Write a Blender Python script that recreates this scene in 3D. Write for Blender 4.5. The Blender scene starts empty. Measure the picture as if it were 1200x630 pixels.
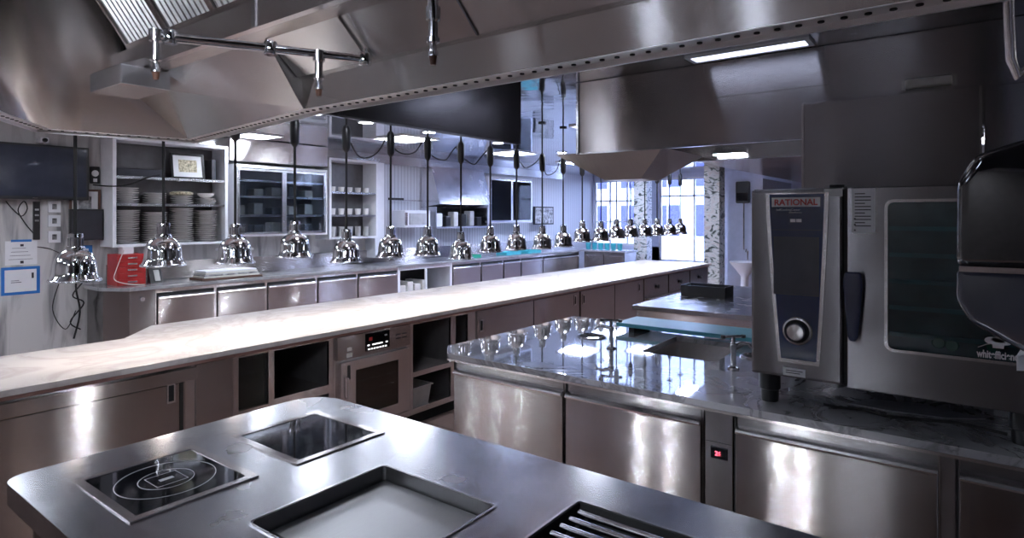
import bpy, bmesh, math, random
from mathutils import Vector, Matrix
random.seed(7)
C = bpy.context.scene.collection
PI = math.pi
sc = bpy.context.scene

# ------------------------------------------------------------------ camera, world, light, exposure
cam_data = bpy.data.cameras.new('camera')
cam_data.sensor_width = 36.0
cam_data.lens = 36.0 * 716 / 1200
cam_data.shift_y = (253 - 315) / 1200
cam_data.clip_start = 0.05
cam = bpy.data.objects.new('camera', cam_data); C.objects.link(cam)
cam.location = (0, 0, 1.7)
cam.rotation_euler = (PI/2, 0, -math.atan2(0.7985, 0.602))     # looks along (0.7985, 0.602)
sc.camera = cam
sc.view_settings.view_transform = 'Standard'
sc.view_settings.look = 'None'
sc.view_settings.gamma = 1
sc.view_settings.use_curve_mapping = False
sc.view_settings.exposure = 0.95
sc.cycles.use_denoising = True
sc.cycles.max_bounces = 10
sc.cycles.sample_clamp_indirect = 6

world = bpy.data.worlds.new('daylight_sky'); sc.world = world
world.use_nodes = True
bg = world.node_tree.nodes['Background']
bg.inputs[0].default_value = (0.55, 0.64, 1.0, 1); bg.inputs[1].default_value = 9.5
CEIL_E = 20.0          # strength of the ceiling panels
CEIL_COL = (0.80, 0.87, 1.0, 1)

def portal(name, loc, rot, sx, sy):
    l = bpy.data.lights.new(name, 'AREA'); l.shape = 'RECTANGLE'; l.size = sx; l.size_y = sy
    l.cycles.is_portal = True
    o = bpy.data.objects.new(name, l); C.objects.link(o); o.location = loc; o.rotation_euler = rot
def spot(loc, aim, power, deg, col=(0.86, 0.91, 1.0)):  # spots added to streak the steel and light the hood filters
    l = bpy.data.lights.new('added_spotlight', 'SPOT'); l.energy = power; l.color = col
    l.spot_size = math.radians(deg); l.spot_blend = 0.5; l.shadow_soft_size = 0.035
    o = bpy.data.objects.new('added_spotlight', l); C.objects.link(o); o.location = loc
    o.rotation_euler = (Vector(aim)-Vector(loc)).to_track_quat('-Z', 'Y').to_euler()
    return o
portal('window_portal', (14.72, 7.5, 1.8), (0, PI/2, 0), 1.75, 1.45)
portal('window_portal', (14.72, 5.62, 1.6), (0, PI/2, 0), 2.1, 1.45)

# ------------------------------------------------------------------ materials
def newmat(name):
    m = bpy.data.materials.new(name); m.use_nodes = True
    return m, m.node_tree, m.node_tree.nodes['Principled BSDF']
def setp(b, **k):
    for key, v in k.items():
        b.inputs[key.replace('_', ' ')].default_value = v
def plain(name, col, rough=0.5, metal=0.0, coat=0.0, emit=None, es=0.0, var=0.12, scale=9.0):
    """procedural: base colour gently broken up by noise"""
    m, t, b = newmat(name)
    setp(b, Roughness=rough, Metallic=metal)
    b.inputs['Coat Weight'].default_value = coat
    n = t.nodes.new('ShaderNodeTexNoise'); n.inputs['Scale'].default_value = scale; n.inputs['Detail'].default_value = 4
    co = t.nodes.new('ShaderNodeTexCoord'); t.links.new(co.outputs['Object'], n.inputs['Vector'])
    r = t.nodes.new('ShaderNodeValToRGB'); t.links.new(n.outputs['Fac'], r.inputs['Fac'])
    r.color_ramp.elements[0].position = 0.3; r.color_ramp.elements[1].position = 0.7
    r.color_ramp.elements[0].color = tuple(c*(1-var) for c in col[:3]) + (1,)
    r.color_ramp.elements[1].color = tuple(min(1, c*(1+var)) for c in col[:3]) + (1,)
    t.links.new(r.outputs['Color'], b.inputs['Base Color'])
    if emit:
        b.inputs['Emission Color'].default_value = tuple(emit) + (1,); b.inputs['Emission Strength'].default_value = es
    return m
def steel(name, col, rough=0.3, tangent=None, aniso=0.0, grain=(1, 1, 60), gs=6.0, rv=0.08, bump=0.0, smudge=0.12, brush=0.0):
    m, t, b = newmat(name)
    setp(b, Metallic=1.0, Roughness=rough)
    co = t.nodes.new('ShaderNodeTexCoord')
    mp = t.nodes.new('ShaderNodeMapping'); mp.inputs['Scale'].default_value = grain
    geo = t.nodes.new('ShaderNodeNewGeometry')
    t.links.new(geo.outputs['Position'], mp.inputs['Vector'])
    n = t.nodes.new('ShaderNodeTexNoise'); n.inputs['Scale'].default_value = gs; n.inputs['Detail'].default_value = 6
    t.links.new(mp.outputs[0], n.inputs['Vector'])
    n2 = t.nodes.new('ShaderNodeTexNoise'); n2.inputs['Scale'].default_value = 1.7; n2.inputs['Detail'].default_value = 5
    t.links.new(geo.outputs['Position'], n2.inputs['Vector'])
    ad = t.nodes.new('ShaderNodeMath'); ad.operation = 'ADD'
    t.links.new(n.outputs['Fac'], ad.inputs[0]); t.links.new(n2.outputs['Fac'], ad.inputs[1])
    mr = t.nodes.new('ShaderNodeMapRange'); mr.inputs['From Min'].default_value = 0.6; mr.inputs['From Max'].default_value = 1.4
    mr.inputs['To Min'].default_value = max(0.02, rough-rv); mr.inputs['To Max'].default_value = rough+rv
    t.links.new(ad.outputs[0], mr.inputs['Value']); t.links.new(mr.outputs[0], b.inputs['Roughness'])
    r = t.nodes.new('ShaderNodeValToRGB'); t.links.new(ad.outputs[0], r.inputs['Fac'])
    r.color_ramp.elements[0].position = 0.6; r.color_ramp.elements[1].position = 1.4
    r.color_ramp.elements[0].color = tuple(c*(1-smudge) for c in col) + (1,)
    r.color_ramp.elements[1].color = tuple(min(1, c*(1+smudge*.5)) for c in col) + (1,)
    t.links.new(r.outputs['Color'], b.inputs['Base Color'])
    if aniso:
        b.inputs['Anisotropic'].default_value = aniso
        cx = t.nodes.new('ShaderNodeCombineXYZ')
        for i in range(3): cx.inputs[i].default_value = tangent[i]
        t.links.new(cx.outputs[0], b.inputs['Tangent'])
    if brush:
        # fine level grain: every hair-line groove tips the normal up or down a little
        wn = t.nodes.new('ShaderNodeTexWhiteNoise'); wn.noise_dimensions = '3D'
        sc_ = t.nodes.new('ShaderNodeVectorMath'); sc_.operation = 'SCALE'; sc_.inputs['Scale'].default_value = 3000
        t.links.new(geo.outputs['Position'], sc_.inputs[0]); t.links.new(sc_.outputs[0], wn.inputs['Vector'])
        # centre-weighted spread from three random channels
        sp = t.nodes.new('ShaderNodeSeparateColor'); t.links.new(wn.outputs['Color'], sp.inputs[0])
        a1 = t.nodes.new('ShaderNodeMath'); a1.operation = 'ADD'; t.links.new(sp.outputs[0], a1.inputs[0]); t.links.new(sp.outputs[1], a1.inputs[1])
        a2 = t.nodes.new('ShaderNodeMath'); a2.operation = 'SUBTRACT'; t.links.new(a1.outputs[0], a2.inputs[0]); a2.inputs[1].default_value = 1.0
        a3 = t.nodes.new('ShaderNodeMath'); a3.operation = 'MULTIPLY'; t.links.new(a2.outputs[0], a3.inputs[0]); a3.inputs[1].default_value = brush
        cz = t.nodes.new('ShaderNodeCombineXYZ'); t.links.new(a3.outputs[0], cz.inputs[2])
        va = t.nodes.new('ShaderNodeVectorMath'); va.operation = 'ADD'
        t.links.new(geo.outputs['Normal'], va.inputs[0]); t.links.new(cz.outputs[0], va.inputs[1])
        vn = t.nodes.new('ShaderNodeVectorMath'); vn.operation = 'NORMALIZE'; t.links.new(va.outputs[0], vn.inputs[0])
        t.links.new(vn.outputs[0], b.inputs['Normal'])
    elif bump:
        bp = t.nodes.new('ShaderNodeBump'); bp.inputs['Strength'].default_value = bump; bp.inputs['Distance'].default_value = 0.004
        n3 = t.nodes.new('ShaderNodeTexNoise'); n3.inputs['Scale'].default_value = 2.2; n3.inputs['Detail'].default_value = 2
        t.links.new(geo.outputs['Position'], n3.inputs['Vector'])
        t.links.new(n3.outputs['Fac'], bp.inputs['Height']); t.links.new(bp.outputs[0], b.inputs['Normal'])
    return m
M = {}
TG = (0.06, 0.05, 1)          # grain runs level, so highlights stretch upright
M['brushed'] = steel('brushed_steel', (0.45, 0.42, 0.41), 0.15, TG, 1.0, (1, 1, 1), rv=.03, smudge=.06, brush=.55)
M['brushed_dark'] = steel('dark_brushed_steel', (0.30, 0.29, 0.29), .21, TG, 1.0, (1, 1, 1), rv=.03, smudge=.06, brush=.5)
M['frame'] = steel('satin_steel', (0.66, 0.62, 0.61), .21, TG, 1.0, (1, 1, 1), rv=.03, smudge=.06, brush=.5)
M['top'] = steel('worktop_steel', (0.50, 0.50, 0.52), 0.24, (0.6, 0.8, 0), 0.3, (1, 1, 1), smudge=0.06)
M['tray'] = steel('griddle_steel', (0.36, 0.36, 0.365), 0.36, grain=(1, 30, 1))
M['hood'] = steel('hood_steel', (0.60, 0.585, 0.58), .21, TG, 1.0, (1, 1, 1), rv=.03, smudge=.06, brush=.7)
M['hood_dark'] = steel('dark_hood_steel', (0.37, 0.35, 0.355), .21, TG, 1.0, (1, 1, 1), rv=.03, smudge=.06, brush=.4)  # darker tone of the hood steel
M['bulk_dark'] = steel('dark_polished_steel', (0.38, 0.36, 0.37), 0.20, grain=(1, 1, 1), rv=.03)
M['slat'] = steel('baffle_steel', (0.50, 0.50, 0.51), 0.36, grain=(1, 1, 1))
M['rim'] = steel('hood_rim_steel', (0.72, 0.70, 0.70), 0.45, grain=(1, 1, 1))
M['mirror'] = steel('mirror_polished_steel', (0.52, 0.54, 0.58), 0.06, grain=(1, 1, 1), rv=0.03, bump=0.9)
M['chrome'] = steel('chrome', (0.80, 0.80, 0.82), 0.05, grain=(1, 1, 1), rv=0.03, smudge=0.05)
M['pipe'] = steel('pipe_steel', (0.62, 0.62, 0.64), 0.16, grain=(1, 1, 1))
M['oven'] = steel('oven_steel', (0.27, 0.26, 0.265), .21, TG, 1.0, (1, 1, 1), rv=.03, smudge=.06, brush=.5)
M['edge'] = steel('pale_steel_edge', (0.75, 0.75, 0.78), 0.22, grain=(1, 1, 1))
M['black'] = plain('black_plastic', (0.012, 0.012, 0.014), 0.35)
M['rubber'] = plain('black_rubber', (0.01, 0.01, 0.01), 0.7)
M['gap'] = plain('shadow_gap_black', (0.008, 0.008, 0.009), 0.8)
M['gloss_black'] = plain('gloss_black', (0.006, 0.006, 0.008), 0.05, coat=1.0)
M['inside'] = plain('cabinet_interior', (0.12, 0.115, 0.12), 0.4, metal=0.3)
M['white'] = plain('white_paint', (0.75, 0.76, 0.8), 0.5, var=0.04)
M['china'] = plain('white_china', (0.72, 0.70, 0.68), 0.18, var=0.04)
M['offwhite'] = plain('offwhite_plastic', (0.62, 0.60, 0.56), 0.4)
M['red'] = plain('red_plastic', (0.45, 0.03, 0.03), 0.35)
M['blue'] = plain('blue_tape', (0.02, 0.16, 0.50), 0.5)
M['cyan'] = plain('turquoise_plastic', (0.06, 0.42, 0.46), 0.3)
M['green'] = plain('green_plastic', (0.02, 0.30, 0.18), 0.4)
M['board'] = plain('blue_chopping_board', (0.07, 0.30, 0.36), 0.35, var=0.06)
M['navy'] = plain('navy_panel', (0.008, 0.018, 0.075), 0.22, coat=0.5)
M['screen'] = plain('dark_screen_glass', (0.035, 0.04, 0.06), 0.12, coat=0.6)
M['wood'] = plain('dark_wood', (0.10, 0.045, 0.03), 0.4)
M['paper'] = plain('paper', (0.72, 0.72, 0.74), 0.7, var=0.03)
M['ink'] = plain('dark_ink', (0.03, 0.03, 0.04), 0.6)
M['photo'] = plain('grey_photo_print', (0.32, 0.32, 0.33), 0.4, var=0.9, scale=14)
M['bread'] = plain('cream_food_print', (0.45, 0.40, 0.28), 0.5, var=0.7, scale=40)
M['pinkline'] = plain('reddish_slab_edge', (0.30, 0.17, 0.15), 0.5)
M['container'] = plain('clear_plastic_tub', (0.45, 0.45, 0.44), 0.3)
M['lilac'] = plain('grey_lilac_board', (0.30, 0.30, 0.34), 0.5)
M['greytub'] = plain('dark_grey_tub', (0.12, 0.13, 0.15), 0.35)
M['led'] = plain('red_led', (0.5, 0.0, 0.02), 0.4, emit=(1, 0.10, 0.16), es=2.2)
M['ledwhite'] = plain('white_indicator', (0.7, 0.7, 0.7), 0.4, emit=(1, 1, 1), es=0.8)
M['panel_light'] = plain('light_diffuser', (0.9, 0.9, 0.9), 0.4, emit=CEIL_COL[:3], es=CEIL_E)
M['panel_light_cold'] = plain('cold_light_diffuser', (0.9, 0.9, 0.9), 0.4, emit=(.55, .66, 1.0), es=CEIL_E*1.5)
M['added_hood_light'] = plain('added_hood_diffuser', (0.9, 0.9, 0.9), 0.4, emit=(.75, .82, 1.0), es=14)
M['ceiling_reflection'] = plain('ceiling_reflection_glow', (0.9, 0.9, 0.9), 0.4, emit=(.65, .74, 1.0), es=2.5)
M['added_downlight'] = plain('added_downlight_lens', (0.9, 0.9, 0.9), 0.4, emit=CEIL_COL[:3], es=40)
M['bulb'] = plain('warm_heat_bulb', (0.9, 0.7, 0.5), 0.4, emit=(1, 0.85, 0.72), es=9)
M['facade'] = plain('white_facade', (0.50, 0.51, 0.54), 0.8)
M['facade_glass'] = plain('blue_violet_window_glass', (0.03, 0.035, 0.16), 0.4)
M['terrace'] = plain('outdoor_paving', (0.5, 0.5, 0.53), 0.8)
M['dim_wall'] = plain('dark_grey_wall', (0.30, 0.28, 0.275), 0.6)
M['cool_wall'] = plain('cool_white_wall', (0.60, 0.64, 0.78), 0.5, var=0.05)

def glass_mat(name, tint, refl):
    m = bpy.data.materials.new(name); m.use_nodes = True; t = m.node_tree; t.nodes.clear()
    out = t.nodes.new('ShaderNodeOutputMaterial'); mx = t.nodes.new('ShaderNodeMixShader')
    tr = t.nodes.new('ShaderNodeBsdfTransparent'); tr.inputs[0].default_value = tint + (1,)
    gl = t.nodes.new('ShaderNodeBsdfGlossy'); gl.inputs['Roughness'].default_value = 0.03
    fr = t.nodes.new('ShaderNodeFresnel'); fr.inputs[0].default_value = refl
    t.links.new(fr.outputs[0], mx.inputs[0]); t.links.new(tr.outputs[0], mx.inputs[1]); t.links.new(gl.outputs[0], mx.inputs[2])
    t.links.new(mx.outputs[0], out.inputs[0])
    return m
M['glass'] = glass_mat('cabinet_glass', (0.80, 0.84, 0.88), 1.5)
M['tinted'] = glass_mat('tinted_oven_glass', (0.50, 0.60, 0.62), 1.6)
M['smoke'] = glass_mat('smoked_plastic', (0.07, 0.07, 0.09), 1.5)

def marble_mat(name, base, vein, rough, scale, lo=0.47, hi=0.56, coat=0.0, ior=1.5):
    m, t, b = newmat(name); setp(b, Roughness=rough, IOR=ior); b.inputs['Coat Weight'].default_value = coat
    b.inputs['Coat Roughness'].default_value = 0.03
    geo = t.nodes.new('ShaderNodeNewGeometry')
    n = t.nodes.new('ShaderNodeTexNoise'); n.inputs['Scale'].default_value = scale; n.inputs['Detail'].default_value = 8
    n.inputs['Distortion'].default_value = 1.6; n.inputs['Roughness'].default_value = 0.6
    t.links.new(geo.outputs['Position'], n.inputs['Vector'])
    r = t.nodes.new('ShaderNodeValToRGB'); t.links.new(n.outputs['Fac'], r.inputs['Fac'])
    e = r.color_ramp.elements
    e[0].position = 0.0; e[0].color = base + (1,)
    e[1].position = 1.0; e[1].color = tuple(c*0.93 for c in base) + (1,)
    for p, c in ((lo, base), ((lo+hi)/2, vein), (hi, base)):
        x = e.new(p); x.color = tuple(c) + (1,)
    t.links.new(r.outputs['Color'], b.inputs['Base Color'])
    return m
M['pass_marble'] = marble_mat('pale_pass_marble', (0.60, 0.575, 0.565), (0.50, 0.47, 0.46), 0.22, 1.6, .44, .58)
M['fridge_marble'] = marble_mat('polished_grey_marble', (0.40, 0.40, 0.43), (0.24, 0.24, 0.26), 0.035, 3.0, coat=1.0, ior=2.8)
M['back_top'] = marble_mat('grey_worktop', (0.30, 0.30, 0.31), (0.22, 0.22, 0.23), 0.15, 2.0)

def stained_wall():
    m, t, b = newmat('streaked_marble_wall'); setp(b, Roughness=0.35)
    geo = t.nodes.new('ShaderNodeNewGeometry'); mp = t.nodes.new('ShaderNodeMapping'); mp.inputs['Scale'].default_value = (3.2, 3.2, 0.5)
    t.links.new(geo.outputs['Position'], mp.inputs['Vector'])
    n = t.nodes.new('ShaderNodeTexNoise'); n.inputs['Scale'].default_value = 1.8; n.inputs['Detail'].default_value = 9; n.inputs['Distortion'].default_value = 1.2
    t.links.new(mp.outputs[0], n.inputs['Vector'])
    r = t.nodes.new('ShaderNodeValToRGB'); t.links.new(n.outputs['Fac'], r.inputs['Fac'])
    e = r.color_ramp.elements; e[0].position = 0.30; e[0].color = (0.20, 0.20, 0.21, 1); e[1].position = 0.55; e[1].color = (0.56, 0.55, 0.55, 1)
    x = e.new(0.43); x.color = (0.42, 0.41, 0.41, 1)
    t.links.new(r.outputs['Color'], b.inputs['Base Color'])
    return m
M['stained'] = stained_wall()
def board_wall():
    m, t, b = newmat('ribbed_white_panelling'); setp(b, Roughness=0.35)
    geo = t.nodes.new('ShaderNodeNewGeometry'); w = t.nodes.new('ShaderNodeTexWave'); w.inputs['Scale'].default_value = 4.0
    w.bands_direction = 'X'
    t.links.new(geo.outputs['Position'], w.inputs['Vector'])
    r = t.nodes.new('ShaderNodeValToRGB'); t.links.new(w.outputs['Fac'], r.inputs['Fac'])
    e = r.color_ramp.elements; e[0].position = 0.0; e[0].color = (0.30, 0.30, 0.33, 1); e[1].position = 0.12; e[1].color = (0.56, 0.57, 0.62, 1)
    t.links.new(r.outputs['Color'], b.inputs['Base Color'])
    return m
M['boards'] = board_wall()
def tile_floor():
    m, t, b = newmat('terracotta_tiles'); setp(b, Roughness=0.42)
    geo = t.nodes.new('ShaderNodeNewGeometry'); br = t.nodes.new('ShaderNodeTexBrick')
    br.offset = 0.0; br.inputs['Scale'].default_value = 1.0
    br.inputs['Brick Width'].default_value = 0.3; br.inputs['Row Height'].default_value = 0.3; br.inputs['Mortar Size'].default_value = 0.006
    br.inputs['Color1'].default_value = (0.41, 0.28, 0.245, 1); br.inputs['Color2'].default_value = (0.34, 0.235, 0.205, 1); br.inputs['Mortar'].default_value = (0.14, 0.10, 0.09, 1)
    t.links.new(geo.outputs['Position'], br.inputs['Vector']); t.links.new(br.outputs['Color'], b.inputs['Base Color'])
    return m
M['floor'] = tile_floor()
def leaf_marble():
    m, t, b = newmat('dark_flecked_marble'); setp(b, Roughness=0.3)
    geo = t.nodes.new('ShaderNodeNewGeometry'); mp = t.nodes.new('ShaderNodeMapping'); mp.inputs['Rotation'].default_value = (0.4, 0.6, 0.3); mp.inputs['Scale'].default_value = (1, 1, 2.0)
    t.links.new(geo.outputs['Position'], mp.inputs['Vector'])
    n = t.nodes.new('ShaderNodeTexNoise'); n.inputs['Scale'].default_value = 3.6; n.inputs['Detail'].default_value = 6; n.inputs['Distortion'].default_value = 2.5
    t.links.new(mp.outputs[0], n.inputs['Vector'])
    r = t.nodes.new('ShaderNodeValToRGB'); t.links.new(n.outputs['Fac'], r.inputs['Fac'])
    e = r.color_ramp.elements; e[0].position = 0.36; e[0].color = (0.03, 0.035, 0.03, 1); e[1].position = 0.50; e[1].color = (0.58, 0.58, 0.54, 1)
    x = e.new(0.42); x.color = (0.22, 0.24, 0.20, 1)
    x = e.new(0.68); x.color = (0.50, 0.42, 0.36, 1)
    t.links.new(r.outputs['Color'], b.inputs['Base Color'])
    return m
M['leaf'] = leaf_marble()

# ------------------------------------------------------------------ mesh helpers
class MB:
    def __init__(s): s.bm = bmesh.new(); s.smooth = False
    def box(s, x0, x1, y0, y1, z0, z1, bev=0.0):
        b = bmesh.new()
        bmesh.ops.create_cube(b, size=1)
        for v in b.verts:
            v.co = Vector(((x0+x1)/2 + v.co.x*(x1-x0), (y0+y1)/2 + v.co.y*(y1-y0), (z0+z1)/2 + v.co.z*(z1-z0)))
        if bev: bmesh.ops.bevel(b, geom=b.edges[:], offset=bev, segments=2, affect='EDGES', profile=0.6)
        s.merge(b); return s
    def merge(s, b):
        me = bpy.data.meshes.new('tmp'); b.to_mesh(me); b.free(); s.bm.from_mesh(me); bpy.data.meshes.remove(me)
    def tube(s, pts, r, n=10, cap=True):
        pts = [Vector(p) for p in pts]
        rings = []
        up = None
        for i, p in enumerate(pts):
            d = (pts[min(i+1, len(pts)-1)] - pts[max(i-1, 0)]).normalized()
            if up is None:
                up = Vector((0, 0, 1)) if abs(d.z) < 0.9 else Vector((1, 0, 0))
            a = d.cross(up)
            if a.length < 1e-4: a = d.cross(Vector((1, 0.3, 0)))
            a.normalize(); b = d.cross(a).normalized(); up = b.cross(d) if b.cross(d).length > 0 else up
            up = -d.cross(a) if False else up
            rr = r[i] if isinstance(r, (list, tuple)) else r
            rings.append([s.bm.verts.new(p + rr*(a*math.cos(2*PI*k/n) + b*math.sin(2*PI*k/n))) for k in range(n)])
            up = b
            up = Vector((0, 0, 1)) if abs(d.z) < 0.9 else Vector((1, 0, 0))
        for i in range(len(rings)-1):
            A, B = rings[i], rings[i+1]
            # match the twist between rings
            best = min(range(n), key=lambda q: sum((A[k].co - B[(k+q) % n].co).length for k in range(n)))
            B = B[best:] + B[:best]; rings[i+1] = B
            for k in range(n):
                try: s.bm.faces.new((A[k], A[(k+1) % n], B[(k+1) % n], B[k]))
                except ValueError: pass
        if cap:
            for R in (rings[0], rings[-1]):
                try: s.bm.faces.new(R)
                except ValueError: pass
        s.smooth = True; return s
    def lathe(s, prof, c=(0, 0, 0), n=28, axis='z', close=False):
        """prof: list of (r, h) along the axis"""
        rings = []
        for r, h in prof:
            ring = []
            for k in range(n):
                a = 2*PI*k/n; x, y = r*math.cos(a), r*math.sin(a)
                v = (x, y, h) if axis == 'z' else ((x, h, y) if axis == 'y' else (h, x, y))
                ring.append(s.bm.verts.new(Vector(v) + Vector(c)))
            rings.append(ring)
        for i in range(len(rings)-1):
            for k in range(n):
                s.bm.faces.new((rings[i][k], rings[i][(k+1) % n], rings[i+1][(k+1) % n], rings[i+1][k]))
        for R in (rings[0], rings[-1]):
            if not close: 
                try: s.bm.faces.new(R)
                except ValueError: pass
        s.smooth = True; return s
    def shell(s, prof, c=(0, 0, 0), n=32): return s.lathe(prof, c, n, close=True)
    def prism(s, poly, a0, a1, axis='z', bev=0.0):
        """extrude 2-D polygon along axis. axis z: (x,y); y: (x,z); x: (y,z)"""
        f = {'z': lambda p, h: (p[0], p[1], h), 'y': lambda p, h: (p[0], h, p[1]), 'x': lambda p, h: (h, p[0], p[1])}[axis]
        b = bmesh.new()
        A = [b.verts.new(f(p, a0)) for p in poly]; B = [b.verts.new(f(p, a1)) for p in poly]
        b.faces.new(A); b.faces.new(B)
        for i in range(len(poly)): b.faces.new((A[i], A[(i+1) % len(poly)], B[(i+1) % len(poly)], B[i]))
        bmesh.ops.recalc_face_normals(b, faces=b.faces[:])
        if bev: bmesh.ops.bevel(b, geom=b.edges[:], offset=bev, segments=3, affect='EDGES', profile=0.6)
        s.merge(b); return s
    def plate(s, outer, holes, z0, z1):
        b = bmesh.new(); edges = []
        for loop in [outer] + holes:
            vs = [b.verts.new((p[0], p[1], z1)) for p in loop]
            for i in range(len(vs)): edges.append(b.edges.new((vs[i], vs[(i+1) % len(vs)])))
        bmesh.ops.triangle_fill(b, use_beauty=True, use_dissolve=False, edges=edges)
        r = bmesh.ops.extrude_face_region(b, geom=b.faces[:])
        vs = [g for g in r['geom'] if isinstance(g, bmesh.types.BMVert)]
        bmesh.ops.translate(b, verts=vs, vec=(0, 0, z0-z1))
        bmesh.ops.recalc_face_normals(b, faces=b.faces[:])
        s.merge(b); return s
    def face(s, pts):
        s.bm.faces.new([s.bm.verts.new(p) for p in pts]); return s
    def build(s, name, mat, parent=None, smooth=None, bevel=0.0):
        me = bpy.data.meshes.new(name)
        bmesh.ops.remove_doubles(s.bm, verts=s.bm.verts[:], dist=1e-5)
        bmesh.ops.recalc_face_normals(s.bm, faces=s.bm.faces[:])
        off = Vector((0, 0, 0))
        if parent is None:
            xs = [v.co for v in s.bm.verts]
            off = Vector(((min(v.x for v in xs)+max(v.x for v in xs))/2, (min(v.y for v in xs)+max(v.y for v in xs))/2, min(v.z for v in xs)))
            bmesh.ops.translate(s.bm, verts=s.bm.verts[:], vec=-off)
        s.bm.to_mesh(me); s.bm.free()
        o = bpy.data.objects.new(name, me); C.objects.link(o); o.location = off
        me.materials.append(M[mat] if isinstance(mat, str) else mat)
        if smooth if smooth is not None else s.smooth:
            for p in me.polygons: p.use_smooth = True
            es = o.modifiers.new('split', 'EDGE_SPLIT'); es.split_angle = math.radians(40)
        if bevel:
            bv = o.modifiers.new('bevel', 'BEVEL'); bv.width = bevel; bv.segments = 2; bv.limit_method = 'ANGLE'
        if parent is not None: o.parent = parent
        return o
def tag(o, label, cat, group=None):
    o['label'] = label; o['category'] = cat
    if group: o['group'] = group
    return o
def thing(name, label, cat, loc=(0, 0, 0), rz=0.0, group=None):
    o = bpy.data.objects.new(name, None); C.objects.link(o); o.empty_display_size = 0.1
    o.location = loc; o.rotation_euler = (0, 0, rz)
    return tag(o, label, cat, group)
def struct(name, mb, mat, parent=None, **k):
    o = mb.build(name, mat, parent, **k)
    if parent is None: o['kind'] = 'structure'
    return o
def dup(root, loc, label, group=None, rz=None):
    r = root.copy(); C.objects.link(r); r.location = loc
    r['label'] = label
    if group: r['group'] = group
    if rz is not None: r.rotation_euler = (0, 0, rz)
    for ch in list(root.children):
        c = ch.copy(); C.objects.link(c); c.parent = r
        for g in list(ch.children):
            d = g.copy(); C.objects.link(d); d.parent = c
    return r
def text_part(name, s, size, mat, parent, loc, rot, extrude=0.0006, bold=0.0, align='LEFT', sx=1.0):
    cu = bpy.data.curves.new(name, 'FONT'); cu.body = s; cu.size = size; cu.extrude = extrude; cu.offset = bold; cu.align_x = align
    tmp = bpy.data.objects.new('tmp', cu); C.objects.link(tmp)
    dg = bpy.context.evaluated_depsgraph_get()
    me = bpy.data.meshes.new_from_object(tmp.evaluated_get(dg))
    bpy.data.objects.remove(tmp)
    me.transform(Matrix.Diagonal((sx, 1, 1, 1)))
    o = bpy.data.objects.new(name, me); C.objects.link(o); o.parent = parent; o.location = loc; o.rotation_euler = rot
    me.materials.clear(); me.materials.append(M[mat]); return o
FRONT = (PI/2, 0, 0)          # text standing upright on a local -Y face
SIDE = -PI/2                   # root turned so that its front faces -X
ORD = ['first', 'second', 'third', 'fourth', 'fifth', 'sixth', 'seventh', 'eighth', 'ninth', 'tenth', 'eleventh', 'twelfth',
       'thirteenth', 'fourteenth', 'fifteenth', 'sixteenth', 'seventeenth', 'eighteenth', 'nineteenth', 'twentieth']
def rect(x0, x1, y0, y1): return [(x0, y0), (x1, y0), (x1, y1), (x0, y1)]
def rrect(x0, x1, y0, y1, r, n=6):
    out = []
    for cx, cy, a in ((x1-r, y0+r, -90), (x1-r, y1-r, 0), (x0+r, y1-r, 90), (x0+r, y0+r, 180)):
        for k in range(n+1):
            t = math.radians(a + 90*k/n); out.append((cx + r*math.cos(t), cy + r*math.sin(t)))
    return out

# ------------------------------------------------------------------ the room
ZC = 2.76
XA, XB, YA, YB = -3.2, 14.6, -3.2, 8.25
struct('floor', MB().box(XA-.1, XB+.1, YA-.1, YB+.1, -0.1, 0), 'floor')
KS = 0.86      # the island hood is drawn at full size and set to its real size
# hood rim in plan (x, y)
RIM = [(1.76, -1.6), (1.77, 2.49), (1.98, 4.12), (1.37, 4.28), (1.16, 4.31), (0.85, 3.85), (0.30, 2.85), (-0.35, 1.7), (-0.35, -1.6)]
struct('ceiling', MB().plate(rect(XA, XB, YA, YB), [[(p[0]*KS, p[1]*KS) for p in RIM]], ZC, ZC+0.06).box(XA-.1, XB+.15, YA-.1, YA+.02, ZC+.001, ZC+.07).box(XA-.1, XA+.02, YA, YB+.1, ZC+.001, ZC+.07), 'mirror')
bh = thing('ceiling_bulkhead', 'polished dark steel bulkhead hanging behind the rim of the island hood', 'bulkhead', (1.56, 2.53, 2.2))
MB().box(0, 1.90, 0, .04, 0.0, ZC-2.202).build('dark_panel', 'bulk_dark', bh)
MB().box(0, 1.90, -.004, -.0005, -.004, .006).build('bottom_trim', 'edge', bh)
struct('wall_back', MB().box(XA-.1, 6.8, YB, YB+.1, 0, ZC+.06), 'stained')
struct('wall_back', MB().box(6.8, XB+.1, YB, YB+.1, 0, ZC+.06), 'boards')
struct('wall_left', MB().box(XA-.1, XA, YA, YB, 0, ZC+.06), 'dim_wall')
struct('wall_right', MB().box(XA-.1, XB+.1, YA-.1, YA, 0, ZC+.06), 'dim_wall')
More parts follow.
